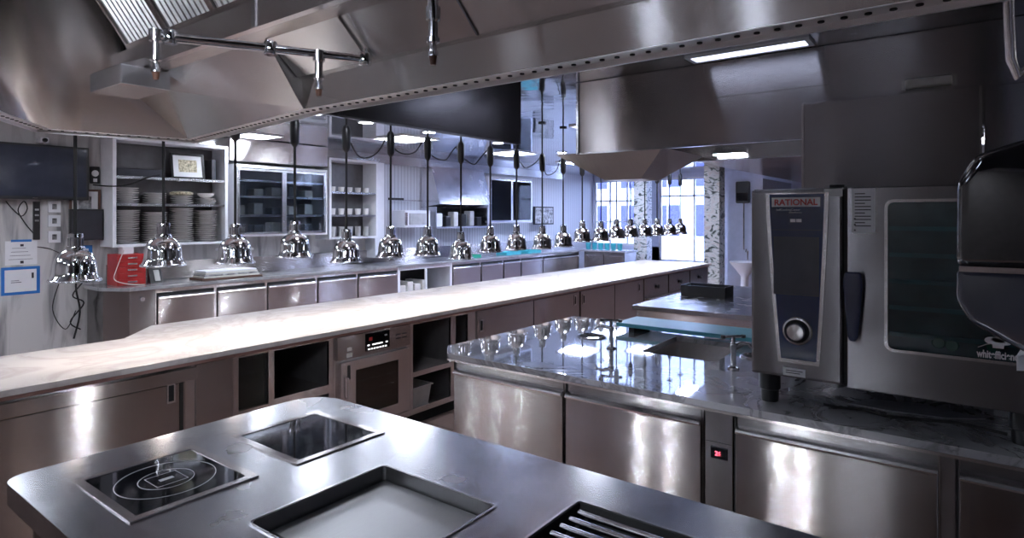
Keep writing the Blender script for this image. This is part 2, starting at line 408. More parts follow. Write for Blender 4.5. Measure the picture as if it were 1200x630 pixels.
# far wall: piers and sill around the window openings
fw = MB()
fw.box(XB, XB+.15, YA, 4.90, 0, ZC+.06).box(XB, XB+.15, YB-.03, YB+.1, 0, ZC+.06)
fw.box(XB, XB+.15, 4.90, YB, 2.66, ZC+.06).box(XB, XB+.15, 6.35, YB, 0, 0.92).box(XB, XB+.15, 4.90, 6.35, 0, 0.55).box(XB, XB+.15, 6.35, 6.75, 0, ZC)
struct('wall_front', fw, 'cool_wall')
for n, (y0, y1, z0, mull, trans) in enumerate(((6.75, YB-.03, .92, (7.25, 7.75), (1.55, 2.1)), (4.90, 6.35, .55, (5.45,), (2.2,)))):
    w = MB().box(XB+.03, XB+.1, y0, y1, z0, z0+.06).box(XB+.03, XB+.1, y0, y1, 2.60, 2.66)
    w.box(XB+.03, XB+.1, y0, y0+.05, z0, 2.66).box(XB+.03, XB+.1, y1-.05, y1, z0, 2.66)
    for m_ in mull: w.box(XB+.04, XB+.09, m_-.02, m_+.02, z0, 2.66)
    for z in trans: w.box(XB+.04, XB+.09, y0, y1, z-.02, z+.02)
    wi = struct('window_%d' % (n+1), w, 'white')
    g = MB().box(XB+.06, XB+.065, y0, y1, z0, 2.66).build('pane', 'glass'); 
    g.parent = wi; g.location = g.location - wi.location
# lowered ceiling over the far right part of the room
struct('trim_1', MB().box(5.6, XB, YA, 2.95, 2.42, ZC-.002), 'hood')
struct('wall_pier', MB().box(1.45, 2.15, -0.42, -0.24, 0, ZC), 'cool_wall')
# stone columns
struct('trim_2', MB().box(11.7, 12.02, 3.86, 4.16, 0, ZC, .004), 'leaf')
struct('trim_3', MB().box(13.6, 13.9, 6.22, 6.56, 0, ZC, .004), 'leaf')
struct('trim_4', MB().box(12.2, 14.55, 3.2, 3.86, 0, 2.42), 'cool_wall')
struct('trim_5', MB().box(2.84, 12.9, 8.10, 8.245, 2.60, ZC-.002), 'hood')

# street outside the far windows
struct('ground_1', MB().box(XB+.15, 40, -8, 30, -0.1, 0), 'terrace')
bd = thing('street_building', 'white facade with blue-violet windows across the street, seen through far windows', 'building', (24, 14, 0))
MB().box(0, 3, -18, 10, 0, 9).build('facade_wall', 'facade', bd)
for r_ in range(2):
    for c_ in range(11):
        y = -9.4 + c_*1.65
        f = MB().box(-.06, -.001, y, y+.95, .9+r_*2.0, 2.15+r_*2.0).build('window', 'facade_glass', bd)
        MB().box(-.09, -.06, y+.45, y+.5, .9+r_*2.0, 2.15+r_*2.0).build('mullion', 'white', f)

# ------------------------------------------------------------------ extraction hood over the island
hd = thing('extraction_hood', 'large open stainless steel extraction hood with riveted rim over the cooking island', 'extractor hood', (0, 0, 2.13))
hd.scale = (KS, KS, KS)
ZR = 0.0
def off(poly, d):
    """inset a clockwise/anticlockwise polygon by d towards its centroid side"""
    n = len(poly); out = []
    area2 = sum(poly[i][0]*poly[(i+1) % n][1] - poly[(i+1) % n][0]*poly[i][1] for i in range(n))
    sg = 1 if area2 > 0 else -1
    for i in range(n):
        p0, p1, p2 = Vector(poly[i-1]), Vector(poly[i]), Vector(poly[(i+1) % n])
        d1 = (p1-p0).normalized(); d2 = (p2-p1).normalized()
        n1 = Vector((-d1.y, d1.x))*sg; n2 = Vector((-d2.y, d2.x))*sg
        b = (n1+n2).normalized(); k = d/max(0.35, b.dot(n1)); out.append(tuple(p1 + b*k))
    return out
# outer skin
sk = MB(); n = len(RIM)
for i in range(n):
    a, b = RIM[i], RIM[(i+1) % n]
    sk.face([(a[0], a[1], 0), (b[0], b[1], 0), (b[0], b[1], 1.30), (a[0], a[1], 1.30)])
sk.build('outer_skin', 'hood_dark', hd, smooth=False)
# channel flange with holes
IN = off(RIM, .075)
fl = MB().plate(RIM, [IN], -0.002, 0.004)
fl.build('rim_flange', 'rim', hd)
lip = MB(); O1 = off(RIM, .008)
lip.plate(RIM, [O1], -0.018, 0.0)
lip.build('rim_lip', 'rim', hd)
hl = MB(); ct = off(RIM, .042)
for i in range(n):
    a, b = Vector(ct[i]), Vector(ct[(i+1) % n]); L = (b-a).length
    if i in (5, 6, 7, 8): continue
    k = int(L/.052)
    for j in range(k):
        p = a + (b-a)*((j+.5)/k)
        hl.lathe([(0.0085, -.006), (0.0085, -.0022)], (p.x, p.y, 0), 8)
hl.smooth = False
h_ = hl.build('rim_holes', 'gap', hd); h_['kind'] = 'stuff'
# inner fascia along the right side (south of the joint)
IZ = IN
fa = MB(); fa.face([(IZ[0][0], -1.6, 0), (IZ[1][0], IZ[1][1], 0), (IZ[1][0]-.012, IZ[1][1], .135), (IZ[0][0]-.012, -1.6, .135)])
fa.face([(IZ[0][0]-.012, -1.6, .135), (IZ[1][0]-.012, IZ[1][1], .135), (IZ[1][0]-.04, IZ[1][1], .14), (IZ[0][0]-.04, -1.6, .14)])
fa.build('inner_fascia', 'hood', hd, smooth=False)
GX0, GX1, GZ = 1.40, 1.50, 0.28       # gutter
YE = 4.02
pan = [-1.6, -.55, .12, .78, 1.40, 1.98, 2.49]
for i in range(len(pan)-1):
    y0, y1 = pan[i]+.003, pan[i+1]-.003
    s_ = MB().face([(IZ[1][0]-.04, y0, .14), (IZ[1][0]-.04, y1, .14), (GX1, y1, GZ), (GX1, y0, GZ)])
    s_.build('sloping_panel', 'hood', hd, smooth=False)
for y in pan[1:-1]:
    MB().tube([(IZ[1][0]-.045, y, .137), (GX1-.004, y, GZ-.004)], .006, 6).build('panel_seam', 'frame', hd)
# wide end panel, folded round the corner
I1, I2, I3, I4, I5 = IN[1], IN[2], IN[3], IN[4], IN[5]
ep = MB()
ep.face([(I1[0], I1[1], .0), (I2[0], I2[1], 0), (GX1, YE, GZ), (GX1, I1[1], GZ)])
ep.face([(I1[0], I1[1], 0), (I1[0]-.012, I1[1], .135), (I1[0]-.04, I1[1], .14), (GX1, I1[1], GZ)])
ep.build('end_panel', 'hood', hd, smooth=False)
MB().tube([(I1[0]-.002, I1[1], .0), (GX1, I1[1], GZ)], .005, 6).build('end_seam', 'frame', hd)
c2 = MB()
bot = [(I2[0], I2[1]), (I3[0], I3[1]), (I4[0], I4[1]), (I5[0], I5[1]), (IN[6][0], IN[6][1]), (IN[7][0], IN[7][1]), (IN[8][0], IN[8][1])]
midp = [(GX1, YE), (1.30, YE+.02), (1.02, YE-.05), (.72, 3.55), (.25, 2.75), (-.28, 1.68), (-.28, -1.6)]
topp = [(GX1-.02, 3.88), (1.0, 3.87), (.80, 3.80), (.55, 3.4), (.2, 2.65), (-.22, 1.66), (-.22, -1.6)]
c2.bm = bmesh.new()
V = [[c2.bm.verts.new((p[0], p[1], z)) for p in row] for row, z in ((bot, 0), (midp, GZ), (topp, 1.15))]
for r_ in range(2):
    for i in range(len(bot)-1):
        c2.bm.faces.new((V[r_][i], V[r_][i+1], V[r_+1][i+1], V[r_+1][i]))
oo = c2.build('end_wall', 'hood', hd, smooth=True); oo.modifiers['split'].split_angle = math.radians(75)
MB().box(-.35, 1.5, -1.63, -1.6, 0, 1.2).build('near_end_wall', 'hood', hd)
# gutter and filter bank
MB().prism([(GX0, GZ+.012), (GX0+.012, GZ), (GX1, GZ), (GX1, GZ+.16), (GX1-.008, GZ+.16), (GX1-.008, GZ+.012), (GX0+.008, GZ+.012), (GX0+.008, GZ+.13), (GX0, GZ+.13)], -1.6, 3.90, 'y').build('grease_gutter', 'frame', hd)
gs = MB()
for yy in (.2, 1.3, 2.4, 3.3): gs.box(GX0-.006, GX0-.0005, yy, yy+.03, GZ+.015, GZ+.125)
gs.build('gutter_strap', 'edge', hd)
fb = (1.47, GZ+.17); ft = (1.00, 1.14)
fd = Vector((ft[0]-fb[0], ft[1]-fb[1])); fl_ = fd.length; fd.normalize(); fn = Vector((fd.y, -fd.x))
y = 3.86; nf = 0
while y > -1.5:
    y1 = y - .49
    f_ = MB()
    # one baffle filter: frame + slats running up the slope
    def q(u, v): return (fb[0] + fd.x*u + fn.x*v, fb[1] + fd.y*u + fn.y*v)
    a, b, c, d = q(0, 0), q(fl_, 0), q(fl_, .03), q(0, .03)
    for yy in (y, y1+.02): f_.prism([a, b, c, d], yy-.02, yy, 'y')
    for u0 in (0, fl_-.03): f_.prism([q(u0, -.002), q(u0+.03, -.002), q(u0+.03, .03), q(u0, .03)], y1, y, 'y')
    bk = f_.build('filter_frame', 'frame', hd)
    sl = MB(); k = 9
    for j in range(k):
        yy = y1 + .03 + (y-y1-.06)*(j+.5)/k
        p0, p1 = q(.02, .012), q(fl_-.02, .012)
        hw = .0145
        A = [q(.02, .002), q(fl_-.02, .002)]; B = [q(.02, .016), q(fl_-.02, .016)]
        sl.face([(A[0][0], yy-hw*.55, A[0][1]), (A[0][0], yy+hw*.55, A[0][1]), (A[1][0], yy+hw*.55, A[1][1]), (A[1][0], yy-hw*.55, A[1][1])])
        sl.face([(A[0][0], yy+hw*.55, A[0][1]), (B[0][0], yy+hw, B[0][1]), (B[1][0], yy+hw, B[1][1]), (A[1][0], yy+hw*.55, A[1][1])])
        sl.face([(A[0][0], yy-hw*.55, A[0][1]), (B[0][0], yy-hw, B[0][1]), (B[1][0], yy-hw, B[1][1]), (A[1][0], yy-hw*.55, A[1][1])])
    sl.build('baffle', 'slat', bk, smooth=False)
    y = y1 - .004
MB().prism([q(-.02, .04), q(fl_+.05, .04), q(fl_+.05, .05), q(-.02, .05)], -1.6, 3.86, 'y').build('filter_backing', 'hood_dark', hd)
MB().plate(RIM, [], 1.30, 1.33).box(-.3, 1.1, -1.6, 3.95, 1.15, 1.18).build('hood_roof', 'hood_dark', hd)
# grease cup under the end of the gutter
gc = MB().box(1.28, 1.52, 3.45, 3.86, .175, GZ-.005, .004).build('grease_cup', 'edge', hd)
MB().prism([(1.28, GZ-.004), (1.40, GZ-.004), (1.40, GZ+.05)], 3.47, 3.84, 'y').build('cup_lid', 'hood_dark', gc)
# small screwed plate on the slope
sp = MB()
ang = math.atan2(GZ-.14, GX1-(IZ[1][0]-.04))
px0, pz0 = 1.60, .208
dx, dz = math.cos(ang), math.sin(ang)
nx, nz = -dz*-1, dx*-1
sp.prism([(px0-dx*.055, pz0-dz*.055), (px0+dx*.055, pz0+dz*.055), (px0+dx*.055+.002, pz0+dz*.055-.006), (px0-dx*.055+.002, pz0-dz*.055-.006)], 1.90, 2.02, 'y')
spo = sp.build('inspection_plate', 'edge', hd)
for yy in (1.915, 2.005, 1.96):
    MB().lathe([(.006, -.014), (.006, .0)], (px0, yy, pz0), 8).build('screw', 'gap', spo)
# unseen light fittings, added so their spots streak the hood fascia
for (xa, ya, aim) in ((.68, 1.105, (1.72, .745, 2.25)), (.68, 2.29, (1.72, 1.5, 2.25))):
    spot(((xa+.07)*KS, (ya+.07)*KS, 2.13+1.04*KS), (aim[0]*KS, aim[1]*KS, 1.7+(aim[2]-1.7)*KS), 16, 30)
    lf = MB().box(xa, xa+.14, ya, ya+.14, 1.08, 1.149, .01).build('light_fitting', 'edge', hd)
    MB().box(xa+.01, xa+.13, ya+.01, ya+.13, 1.07, 1.0795).build('lamp_cover', 'added_hood_light', lf)

for ya in (.9, 1.5):  # second added pair, out of view, brightening the baffle filters
    lf = MB().box(-.27, -.21, ya, ya+.16, .38, .54, .01).build('light_fitting', 'edge', hd)
    MB().box(-.2095, -.20, ya+.01, ya+.15, .39, .53).build('lamp_cover', 'added_hood_light', lf)
    spot((-.19*KS, (ya+.08)*KS, 2.13+.46*KS), (1.05, 2.2+.5*(ya-.9), 2.75), 45, 80)
# fire suppression pipework
def pipe_thing(label, pts, noz):
    pts, noz = [[(p[0]*KS, p[1]*KS, 1.7+(p[2]-1.7)*KS) for p in q_] for q_ in (pts, noz)]
    t = thing('suppression_pipe', label, 'pipe', pts[0], 0, 'fire suppression pipes under the island hood')
    O = Vector(pts[0]); L = [Vector(p)-O for p in pts]
    MB().tube(L, .015, 12).build('pipe', 'chrome', t)
    for p in L[1:-1]:
        MB().lathe([(.02, -.022), (.022, -.018), (.022, .018), (.02, .022)], p, 14).build('elbow', 'chrome', t)
    for p in noz:
        p = Vector(p)-O
        nz_ = MB().lathe([(.020, .02), (.020, -.015), (.013, -.02), (.013, -.06), (.018, -.062), (.018, -.075), (.010, -.08), (.010, -.095), (.014, -.10), (.014, -.112)], p, 14).build('nozzle', 'pipe', t)
        MB().lathe([(.008, -.135), (.012, -.112)], p, 10).build('nozzle_tip', 'wood', nz_)
    return t
pipe_thing('horizontal chrome pipe with two spray nozzles turning up at its right end, under hood',
           [(0.99, 2.36, 2.345), (1.03, 2.34, 2.352), (1.32, 2.16, 2.345), (1.62, 1.97, 2.335), (1.62, 1.97, 2.47)], [(0.99, 2.36, 2.35), (1.47, 2.065, 2.33)])
pipe_thing('single vertical chrome drop pipe with spray nozzle in front of hood fascia',
           [(1.38, 1.35, 2.98), (1.38, 1.35, 2.6), (1.38, 1.35, 2.31)], [(1.38, 1.35, 2.33)])
pipe_thing('short spray nozzle pipe at the top edge, right of the long drop pipe',
           [(1.44, .66, 2.98), (1.44, .66, 2.7), (1.44, .66, 2.50)], [(1.44, .66, 2.50)])

# ------------------------------------------------------------------ second hood over the marble counter
h2 = thing('box_hood', 'boxy steel hood hanging from the ceiling above the marble counter', 'extractor hood', (4.2, 2.52, 2.2), 0)
MB().box(0, .03, -4.6, 0, 0, .555).build('front_panel', 'hood_dark', h2)
MB().box(-.003, 0, -4.6, 0, .315, .320).build('panel_fold', 'hood_dark', h2)
MB().box(-.006, .03, -4.6, 0, -.012, .0).build('rim', 'edge', h2)
MB().box(-.012, .0, -.02, .0, -.012, .555).build('corner_trim', 'edge', h2)
MB().box(1.02, 1.05, -4.6, 0, -.03, .555).build('rear_panel', 'hood', h2)
MB().box(.03, 1.02, -.03, 0, 0.05, .555).build('end_panel', 'hood', h2)
MB().box(1.0, 1.02, -4.6, -.02, -.03, -.015).build('rear_rim', 'edge', h2)
for y in (-.75, -1.55, -2.35):
    l_ = MB().box(.93, 1.0, y-.28, y, .02, .05).build('light_fitting', 'edge', h2)
    MB().box(.94, .99, y-.26, y-.02, .012, .0195).build('lamp_cover', 'panel_light', l_)
w_ = MB()
top = [(0.0, 0.20), (.85, 0.20), (.85, -.72), (0.0, -.72)]; bo = [(.28, -.10), (.62, -.10), (.62, -.42), (.28, -.42)]
T = [w_.bm.verts.new((x, y, -.001)) for x, y in top]; B = [w_.bm.verts.new((x, y, -.205)) for x, y in bo]
w_.bm.faces.new(T); w_.bm.faces.new(B)
for i in range(4): w_.bm.faces.new((T[i], T[(i+1) % 4], B[(i+1) % 4], B[i]))
w_.build('tapered_underside', 'tray', h2, smooth=False)

# steel back panel behind the oven and the shaded panel beside it
bp = thing('steel_splash_panel', 'dark brushed steel panel standing upright behind the combi oven', 'panel', (4.08, .84, .9))
MB().box(0, .10, -.88, 0, 0.002, 1.49, .004).build('sheet', 'hood_dark', bp)
MB().box(-.010, -.0005, -.88, -.868, 0.002, 1.49).build('edge_strip', 'frame', bp); MB().box(-.010, -.0005, -.012, 0, 0.002, 1.49).build('edge_strip', 'frame', bp)
bp = thing('steel_splash_panel', 'darkest steel panel at the right edge, next to the panel behind the oven', 'panel', (4.10, -.05, .9))
MB().box(0, .08, -1.6, 0, 0.002, 1.49, .004).build('sheet', 'hood_dark', bp)
wl = thing('wall_lamp', 'slim pale oblong wall lamp fixed on the dark steel above the oven panel', 'lamp', (4.197, .20, 2.455))
MB().box(-.05, -.001, -.11, .11, -.025, .025, .012).build('lamp_cover', 'offwhite', wl)
MB().box(-.02, -.001, -.13, .13, -.03, .03).build('back_plate', 'hood', wl)

# ------------------------------------------------------------------ ceiling panels
cp0 = None
spots = [(5.8, 6.2, .6, .6, 'panel_light', 'large square light panel above the back aisle, level with the open white cabinet'),
         (4.4, 7.55, .45, .45, 'panel_light', 'square light panel close to the back wall, above the glass cabinet'),
         (3.7, 5.3, .3, .3, 'panel_light', 'square light panel above the back aisle, left of all the others'),
         (8.2, 6.2, .6, .6, 'panel_light_cold', 'square light panel above the back aisle before the steel canopy'),
         (10.4, 6.2, .6, .6, 'panel_light_cold', 'square light panel above the back aisle before the farther glass cabinet'),
         (12.4, 6.6, .6, .6, 'panel_light_cold', 'square light panel over the inner corner of the back counter'),
         (2.6, 3.2, .3, .3, 'panel_light', 'square light panel over the passage nearest the island hood'),
         (6.4, 3.5, .5, .5, 'panel_light', 'square light panel over the passage beside the steel worktable'),
         (9.0, 3.3, .5, .5, 'panel_light_cold', 'square light panel over the far end of the passage'),
         (11.2, 5.2, .5, .5, 'panel_light_cold', 'square light panel over the far end of the pass, by the stone column'),
         (-1.2, 4.6, .4, .4, 'panel_light', 'small square light panel left of the island hood'),
         (-2.4, 1.0, .5, .5, 'panel_light', 'added square light panel brightening the oven, near the dark wall behind the cooking island'),  # unseen panel, added to brighten the oven front
         (4.02, 1.15, .12, .7, 'ceiling_reflection', 'slim glowing strip added for the bluish ceiling reflection just above the box hood'),  # glowing strip added in place of a bluish reflection on the ceiling
         (-1.0, 6.2, .6, .6, 'panel_light', 'square light panel in the far left corner of the room'),
         (1.2, 6.2, .6, .6, 'panel_light', 'square light panel in front of the television')]
for i, (x, y, a, b, lm, lab) in enumerate(spots):
    zc = 2.42 if (x > 5.6 and y < 2.95) else ZC
    t = thing('ceiling_light', lab, 'ceiling light', (x, y, zc), 0, 'ceiling light panels')
    MB().plate(rect(-a/2-.03, a/2+.03, -b/2-.03, b/2+.03), [rect(-a/2, a/2, -b/2, b/2)], -.016, -.0005).build('frame', 'white', t)
    MB().box(-a/2, a/2, -b/2, b/2, -.008, -.0005).build('diffuser', lm, t)

dl0 = None  # round lamps added so their aimed spots streak the steel doors
dls = [(-1.8, y) for y in (1.48, 1.72, 3.0, 3.4, 5.3, 5.7, 6.2)] + [(2.55, -2.1), (3.05, -2.1)]
for i, (x, y) in enumerate(dls):
    lab = 'added small round lamp in the ceiling %s, %s' % (('left of the island hood', ORD[i] + ' from the near end') if i < 7 else ('over the right side aisle', ('nearer', 'farther')[i-7]))
    if dl0 is None:
        dl0 = thing('added_downlight', lab, 'ceiling light', (x, y, ZC), 0, 'added small round lamps streaking the steel')
        MB().shell([(.075, -.0005), (.095, -.0005), (.093, -.012), (.075, -.014), (.075, -.0005)]).build('bezel', 'edge', dl0)
        MB().lathe([(.074, -.0008), (.074, -.006)]).build('lens', 'added_downlight', dl0)
    else: dup(dl0, (x, y, ZC), lab)
    spot((x, y, ZC-.03), ((2.66, y/2.68, .62) if i < 7 else (x*.40, 3.6, .6)), 80 if i < 4 else (35 if i < 7 else 90), 12)
for k, (x, tx) in enumerate(((4.5, 3.57), (5.5, 4.36), (6.9, 5.5), (8.6, 6.9), (10.2, 8.2))):
    dup(dl0, (x, 5.45, ZC), 'added small round lamp above the back aisle, %s from the left' % ORD[k])
    spot((x, 5.45, ZC-.03), (tx, 7.48, .55), 40, 22)

# ------------------------------------------------------------------ cooking island
isl = thing('cooking_island', 'stainless steel cooking island with rounded corners in the foreground', 'cooking island', (0, 0, 0))
x0, x1, y0, y1 = .55, 1.68, -.35, 2.36
outer = []
for cx, cy, r, a in ((x1-.03, y0+.03, .03, -90), (x1-.15, y1-.15, .15, 0), (x0+.06, y1-.06, .06, 90), (x0+.03, y0+.03, .03, 180)):
    for k in range(9):
        t_ = math.radians(a + 90*k/8); outer.append((cx + r*math.cos(t_), cy + r*math.sin(t_)))
H1 = (.67, 1.03, 1.75, 2.16); H2 = (1.15, 1.515, 1.73, 2.14); GR = (.86, 1.32, 1.05, 1.51); CH = (1.00, 1.48, .20, .88)
def ins(r, d): return (r[0]+d, r[1]-d, r[2]+d, r[3]-d)
MB().plate(outer, [rect(*ins(H1, .012)), rect(*ins(H2, .012)), rrect(*GR, .012), rect(*CH)], .885, .9).build('worktop', 'top', isl, bevel=.004)
MB().plate(outer, [[(p[0]*1, p[1]) for p in rrect(x0+.03, x1-.03, y0+.03, y1-.03, .10)]], .835, .885).build('worktop_edge', 'top', isl, smooth=True)
body = MB().prism(rrect(x0+.05, x1-.05, y0+.05, y1-.05, .06), .10, .79, 'z').build('body', 'brushed', isl)
MB().plate(rrect(x0+.03, x1-.03, y0+.03, y1-.03, .08), [rrect(x0+.06, x1-.06, y0+.06, y1-.06, .08)], .79, .835).build('top_rail', 'frame', isl)
MB().box(x0+.12, x1-.12, y0+.12, y1-.12, 0, .10).build('plinth', 'gap', isl)
def hob(r, label, rings=True):
    cx, cy = (r[0]+r[1])/2, (r[2]+r[3])/2; a, b = (r[1]-r[0])/2, (r[3]-r[2])/2
    t = thing('induction_hob', label, 'hob', (cx, cy, .9), 0, 'glass induction hobs set in the island')
    MB().plate(rect(-a, a, -b, b), [rect(-a+.024, a-.024, -b+.024, b-.024)], .0005, .005).build('frame', 'frame', t)
    MB().box(-a+.024, a-.024, -b+.024, b-.024, -.01, .003).build('glass_top', 'gloss_black', t)
    for rr in (.135, .075) if rings else ():
        MB().shell([(rr-.0012, .0032), (rr+.0012, .0032), (rr+.0012, .0036), (rr-.0012, .0036), (rr-.0012, .0032)], n=48).build('ring_mark', 'paper', t)
    mk = MB(); s_ = .045
    mk.plate(rect(-s_, s_, -s_, s_), [rect(-s_+.002, s_-.002, -s_+.002, s_-.002)], .0032, .0036)
    mk.box(-.02, .02, -.008, .008, .0032, .0037)
    if rings: mk.build('centre_mark', 'paper', t)
    return t
hob(H1, 'black glass induction hob with white rings, nearer and further left of the two')
hob(H2, 'black glass induction hob at the rounded far corner of the island', False)
# sunken griddle
gt = thing('griddle', 'square sunken steel griddle plate between the hobs and the bar grill', 'griddle', ((GR[0]+GR[1])/2, (GR[2]+GR[3])/2, .9))
ax, ay = (GR[1]-GR[0])/2, (GR[3]-GR[2])/2
o2 = rrect(-ax, ax, -ay, ay, .014); i2 = rrect(-ax+.004, ax-.004, -ay+.004, ay-.004, .012)
MB().plate(o2, [i2], -.075, .0015).plate(o2, [], -.078, -.075).build('basin', 'tray', gt)
MB().prism([(-ax+.055, -ay+.055), (ax-.008, -ay+.055), (ax-.008, ay-.012), (-ax+.055, ay-.012)], -.075, -.040, 'z').build('cooking_plate', 'tray', gt, bevel=.003)
MB().plate(rrect(-ax-.006, ax+.006, -ay-.006, ay+.006, .018), [o2], .0003, .003).build('rim', 'edge', gt)
# bar grill
cg = thing('bar_grill', 'black recessed char grill with round steel bars at the bottom edge', 'grill', ((CH[0]+CH[1])/2, (CH[2]+CH[3])/2, .9))
ax, ay = (CH[1]-CH[0])/2, (CH[3]-CH[2])/2
MB().plate(rect(-ax, ax, -ay, ay), [rect(-ax+.004, ax-.004, -ay+.004, ay-.004)], -.10, .001).box(-ax, ax, -ay, ay, -.104, -.10).build('basin', 'gap', cg)
MB().plate(rect(-ax-.008, ax+.008, -ay-.008, ay+.008), [rect(-ax, ax, -ay, ay)], .0003, .004).build('rim', 'edge', cg)
for k in range(10):
    x = ax-.035-.0455*k
    MB().tube([(x, -ay+.01, -.012), (x, ay-.02, -.012)], .009, 10).build('grill_bar', 'pipe', cg)
for yy in (-ay+.03, ay-.05): MB().box(-ax+.005, ax-.005, yy, yy+.012, -.04, -.022).build('cross_bar', 'gap', cg)

# ------------------------------------------------------------------ the pass: marble slab and units below it
PY = 3.60
slab = MB().prism([(-1.0, 3.55), (4.3, 3.55), (4.3, 4.8), (1.98, 4.8), (1.66, 4.43), (-1.0, 4.43)], .868, .9, 'z')
tag(slab.build('pass_worktop', 'pass_marble', bevel=.003), 'nearer length of the long pale marble pass slab, brightly lit by heat lamps', 'worktop', 'pale marble slabs of the pass')
slab = MB().prism([(4.303, 3.548), (10.35, 3.548), (10.35, 4.8), (4.303, 4.8)], .866, .9, 'z')
tag(slab.build('pass_worktop', 'pass_marble', bevel=.003), 'farther length of the pale marble pass slab running to the stone column', 'worktop', 'pale marble slabs of the pass')
tag(MB().box(-1.0, 10.3, 3.565, 3.585, .848, .865).build('slab_batten', 'pinkline'), 'thin reddish batten under the front edge of the marble pass', 'batten')
GP = 'steel units under the marble pass'
def unit(name, label, cat, x0, x1, group=GP, y=PY, depth=.80, z1=.846, loc=None, rz=0, opening=None, bodymat='frame'):
    """carcass in its own frame, front on y=0, x from 0 to w"""
    w = x1-x0
    t = thing(name, label, cat, loc or (x0, y, 0), rz, group)
    b = MB()
    if opening:
        b.plate([(0.001, .10), (w-.001, .10), (w-.001, z1), (0.001, z1)], [rect(*o_) for o_ in opening], 0, .02)
        # stand the plate up
        for v in b.bm.verts: v.co = Vector((v.co.x, v.co.z, v.co.y))
        b.box(0.001, .016, .02, depth, .10, z1).box(w-.016, w-.001, .02, depth, .10, z1).box(.016, w-.016, depth-.015, depth, .10, z1).box(.016, w-.016, .02, depth-.015, .10, .115).box(.016, w-.016, .02, depth-.015, z1-.012, z1)
        b.build('carcass', bodymat, t)
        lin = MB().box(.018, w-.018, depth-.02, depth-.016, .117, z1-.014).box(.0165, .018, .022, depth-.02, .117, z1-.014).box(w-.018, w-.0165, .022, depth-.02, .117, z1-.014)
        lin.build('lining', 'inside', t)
    else:
        b.box(0.001, w-.001, .0, depth, .10, z1).build('carcass', bodymat, t)
    MB().box(.001, w-.001, .05, depth, 0, .0995).build('plinth', 'gap', t)
    return t
def door(t, x0, x1, z0, z1, mat='brushed', th=.018, lip=True, pull=None, name='door'):
    d = MB().box(x0, x1, -th, -.001, z0, z1, .002).build(name, mat, t)
    if lip:
        MB().prism([(-th-.001, z1-.03), (-th-.016, z1-.005), (-th-.018, z1+.004), (-th-.012, z1+.004), (-th-.001, z1-.012)], x0+.004, x1-.004, 'x').build('handle', 'edge', d)
    if pull:
        px, pz = pull
        MB().plate(rect(px-.022, px+.022, pz-.05, pz+.05), [rect(px-.014, px+.014, pz-.040, pz+.040)], 0, .004)
        p = MB(); p.plate(rect(px-.022, px+.022, pz-.055, pz+.055), [rect(px-.014, px+.014, pz-.044, pz+.044)], 0, .004)
        for v in p.bm.verts: v.co = Vector((v.co.x, -th-.001-v.co.z, v.co.y))
        p.build('pull', 'edge', d)
        MB().box(px-.014, px+.014, -th-.002, -th-.0005, pz-.044, pz+.044).build('pull_recess', 'gap', d)
    return d
# U1 wide sliding door
t = unit('sliding_door_cabinet', 'wide steel sliding-door cabinet at the left end of the pass', 'cabinet', -1.0, 1.72)
MB().box(0, 2.715, -.045, -.022, .765, .835, .003).build('rail', 'brushed', t)
door(t, .01, 1.31, .115, .755, lip=False, th=.012)
door(t, 1.33, 2.66, .115, .755, lip=False, th=.020, pull=(2.58, .71))
MB().box(2.628, 2.645, -.026, -.0205, .48, .80).build('door_seal', 'rubber', t)
# U2 plain panel
t = unit('panel_cabinet', 'narrow plain coppery-looking steel panel unit beside the sliding-door cabinet', 'cabinet', 1.72, 1.95)
door(t, .005, .225, .105, .84, lip=False, th=.008, name='panel')
# U3 glass unit
t = unit('glass_front_cabinet', 'steel cabinet with small dark glass door and one wide open bay', 'cabinet', 1.95, 2.68,
         opening=[(.035, .235, .50, .83), (.275, .695, .52, .83), (.275, .695, .14, .46), (.035, .235, .14, .46)])
d = MB().box(.04, .215, .012, .016, .505, .825).build('glass_door', 'tinted', t)
MB().box(.217, .230, .004, .016, .505, .825).build('door_edge', 'gap', d)
MB().box(.018, .71, .03, .78, .485, .50).build('shelf', 'frame', t)
# U4 oven
t = unit('built_in_oven', 'built-in steel oven with small black display and glass door under the pass', 'oven', 2.68, 3.42, bodymat='frame')
t['label'] = 'built-in steel oven with black display and glass door under the pass'
cp = MB().box(.02, .72, -.022, -.001, .675, .840, .003).build('control_panel', 'brushed', t)
dsp = MB().box(.27, .50, -.026, -.0225, .700, .828).build('display', 'gloss_black', cp)
for k in range(7): MB().box(.29+.027*k, .308+.027*k, -.0275, -.0262, .708, .718).build('button', 'ledwhite', dsp)
for xx, ww in ((.285, .02), (.33, .10), (.46, .02)): MB().box(xx, xx+ww, -.0275, -.0262, .738, .748).build('indicator', 'ledwhite', dsp)
MB().box(.30, .33, -.0275, -.0262, .775, .80).build('dim_symbol', 'red', dsp); MB().box(.45, .475, -.0275, -.0262, .79, .80).build('lit_symbol', 'container', dsp)
MB().box(.10, .15, -.024, -.0222, .685, .715).box(.105, .145, -.024, -.0222, .73, .755).build('sticker', 'offwhite', cp)
text_part('brand_mark', 'OVEN', .03, 'red', cp, (.04, -.0225, .775), FRONT) if False else None
vn = MB()
for k in range(2):
    for j in range(2): vn.box(.57+.065*k, .615+.065*k, -.0235, -.0222, .745+.028*j, .752+.028*j)
vn.build('vent_slots', 'ink', cp)
dr = MB().plate([(.045, .165), (.705, .165), (.705, .655), (.045, .655)], [rect(.175, .585, .245, .585)], 0, .03)
for v in dr.bm.verts: v.co = Vector((v.co.x, -.001-v.co.z, v.co.y))
dr = dr.build('door', 'frame', t)
MB().box(.176, .584, -.022, -.012, .246, .584).build('window_glass', 'tinted', dr)
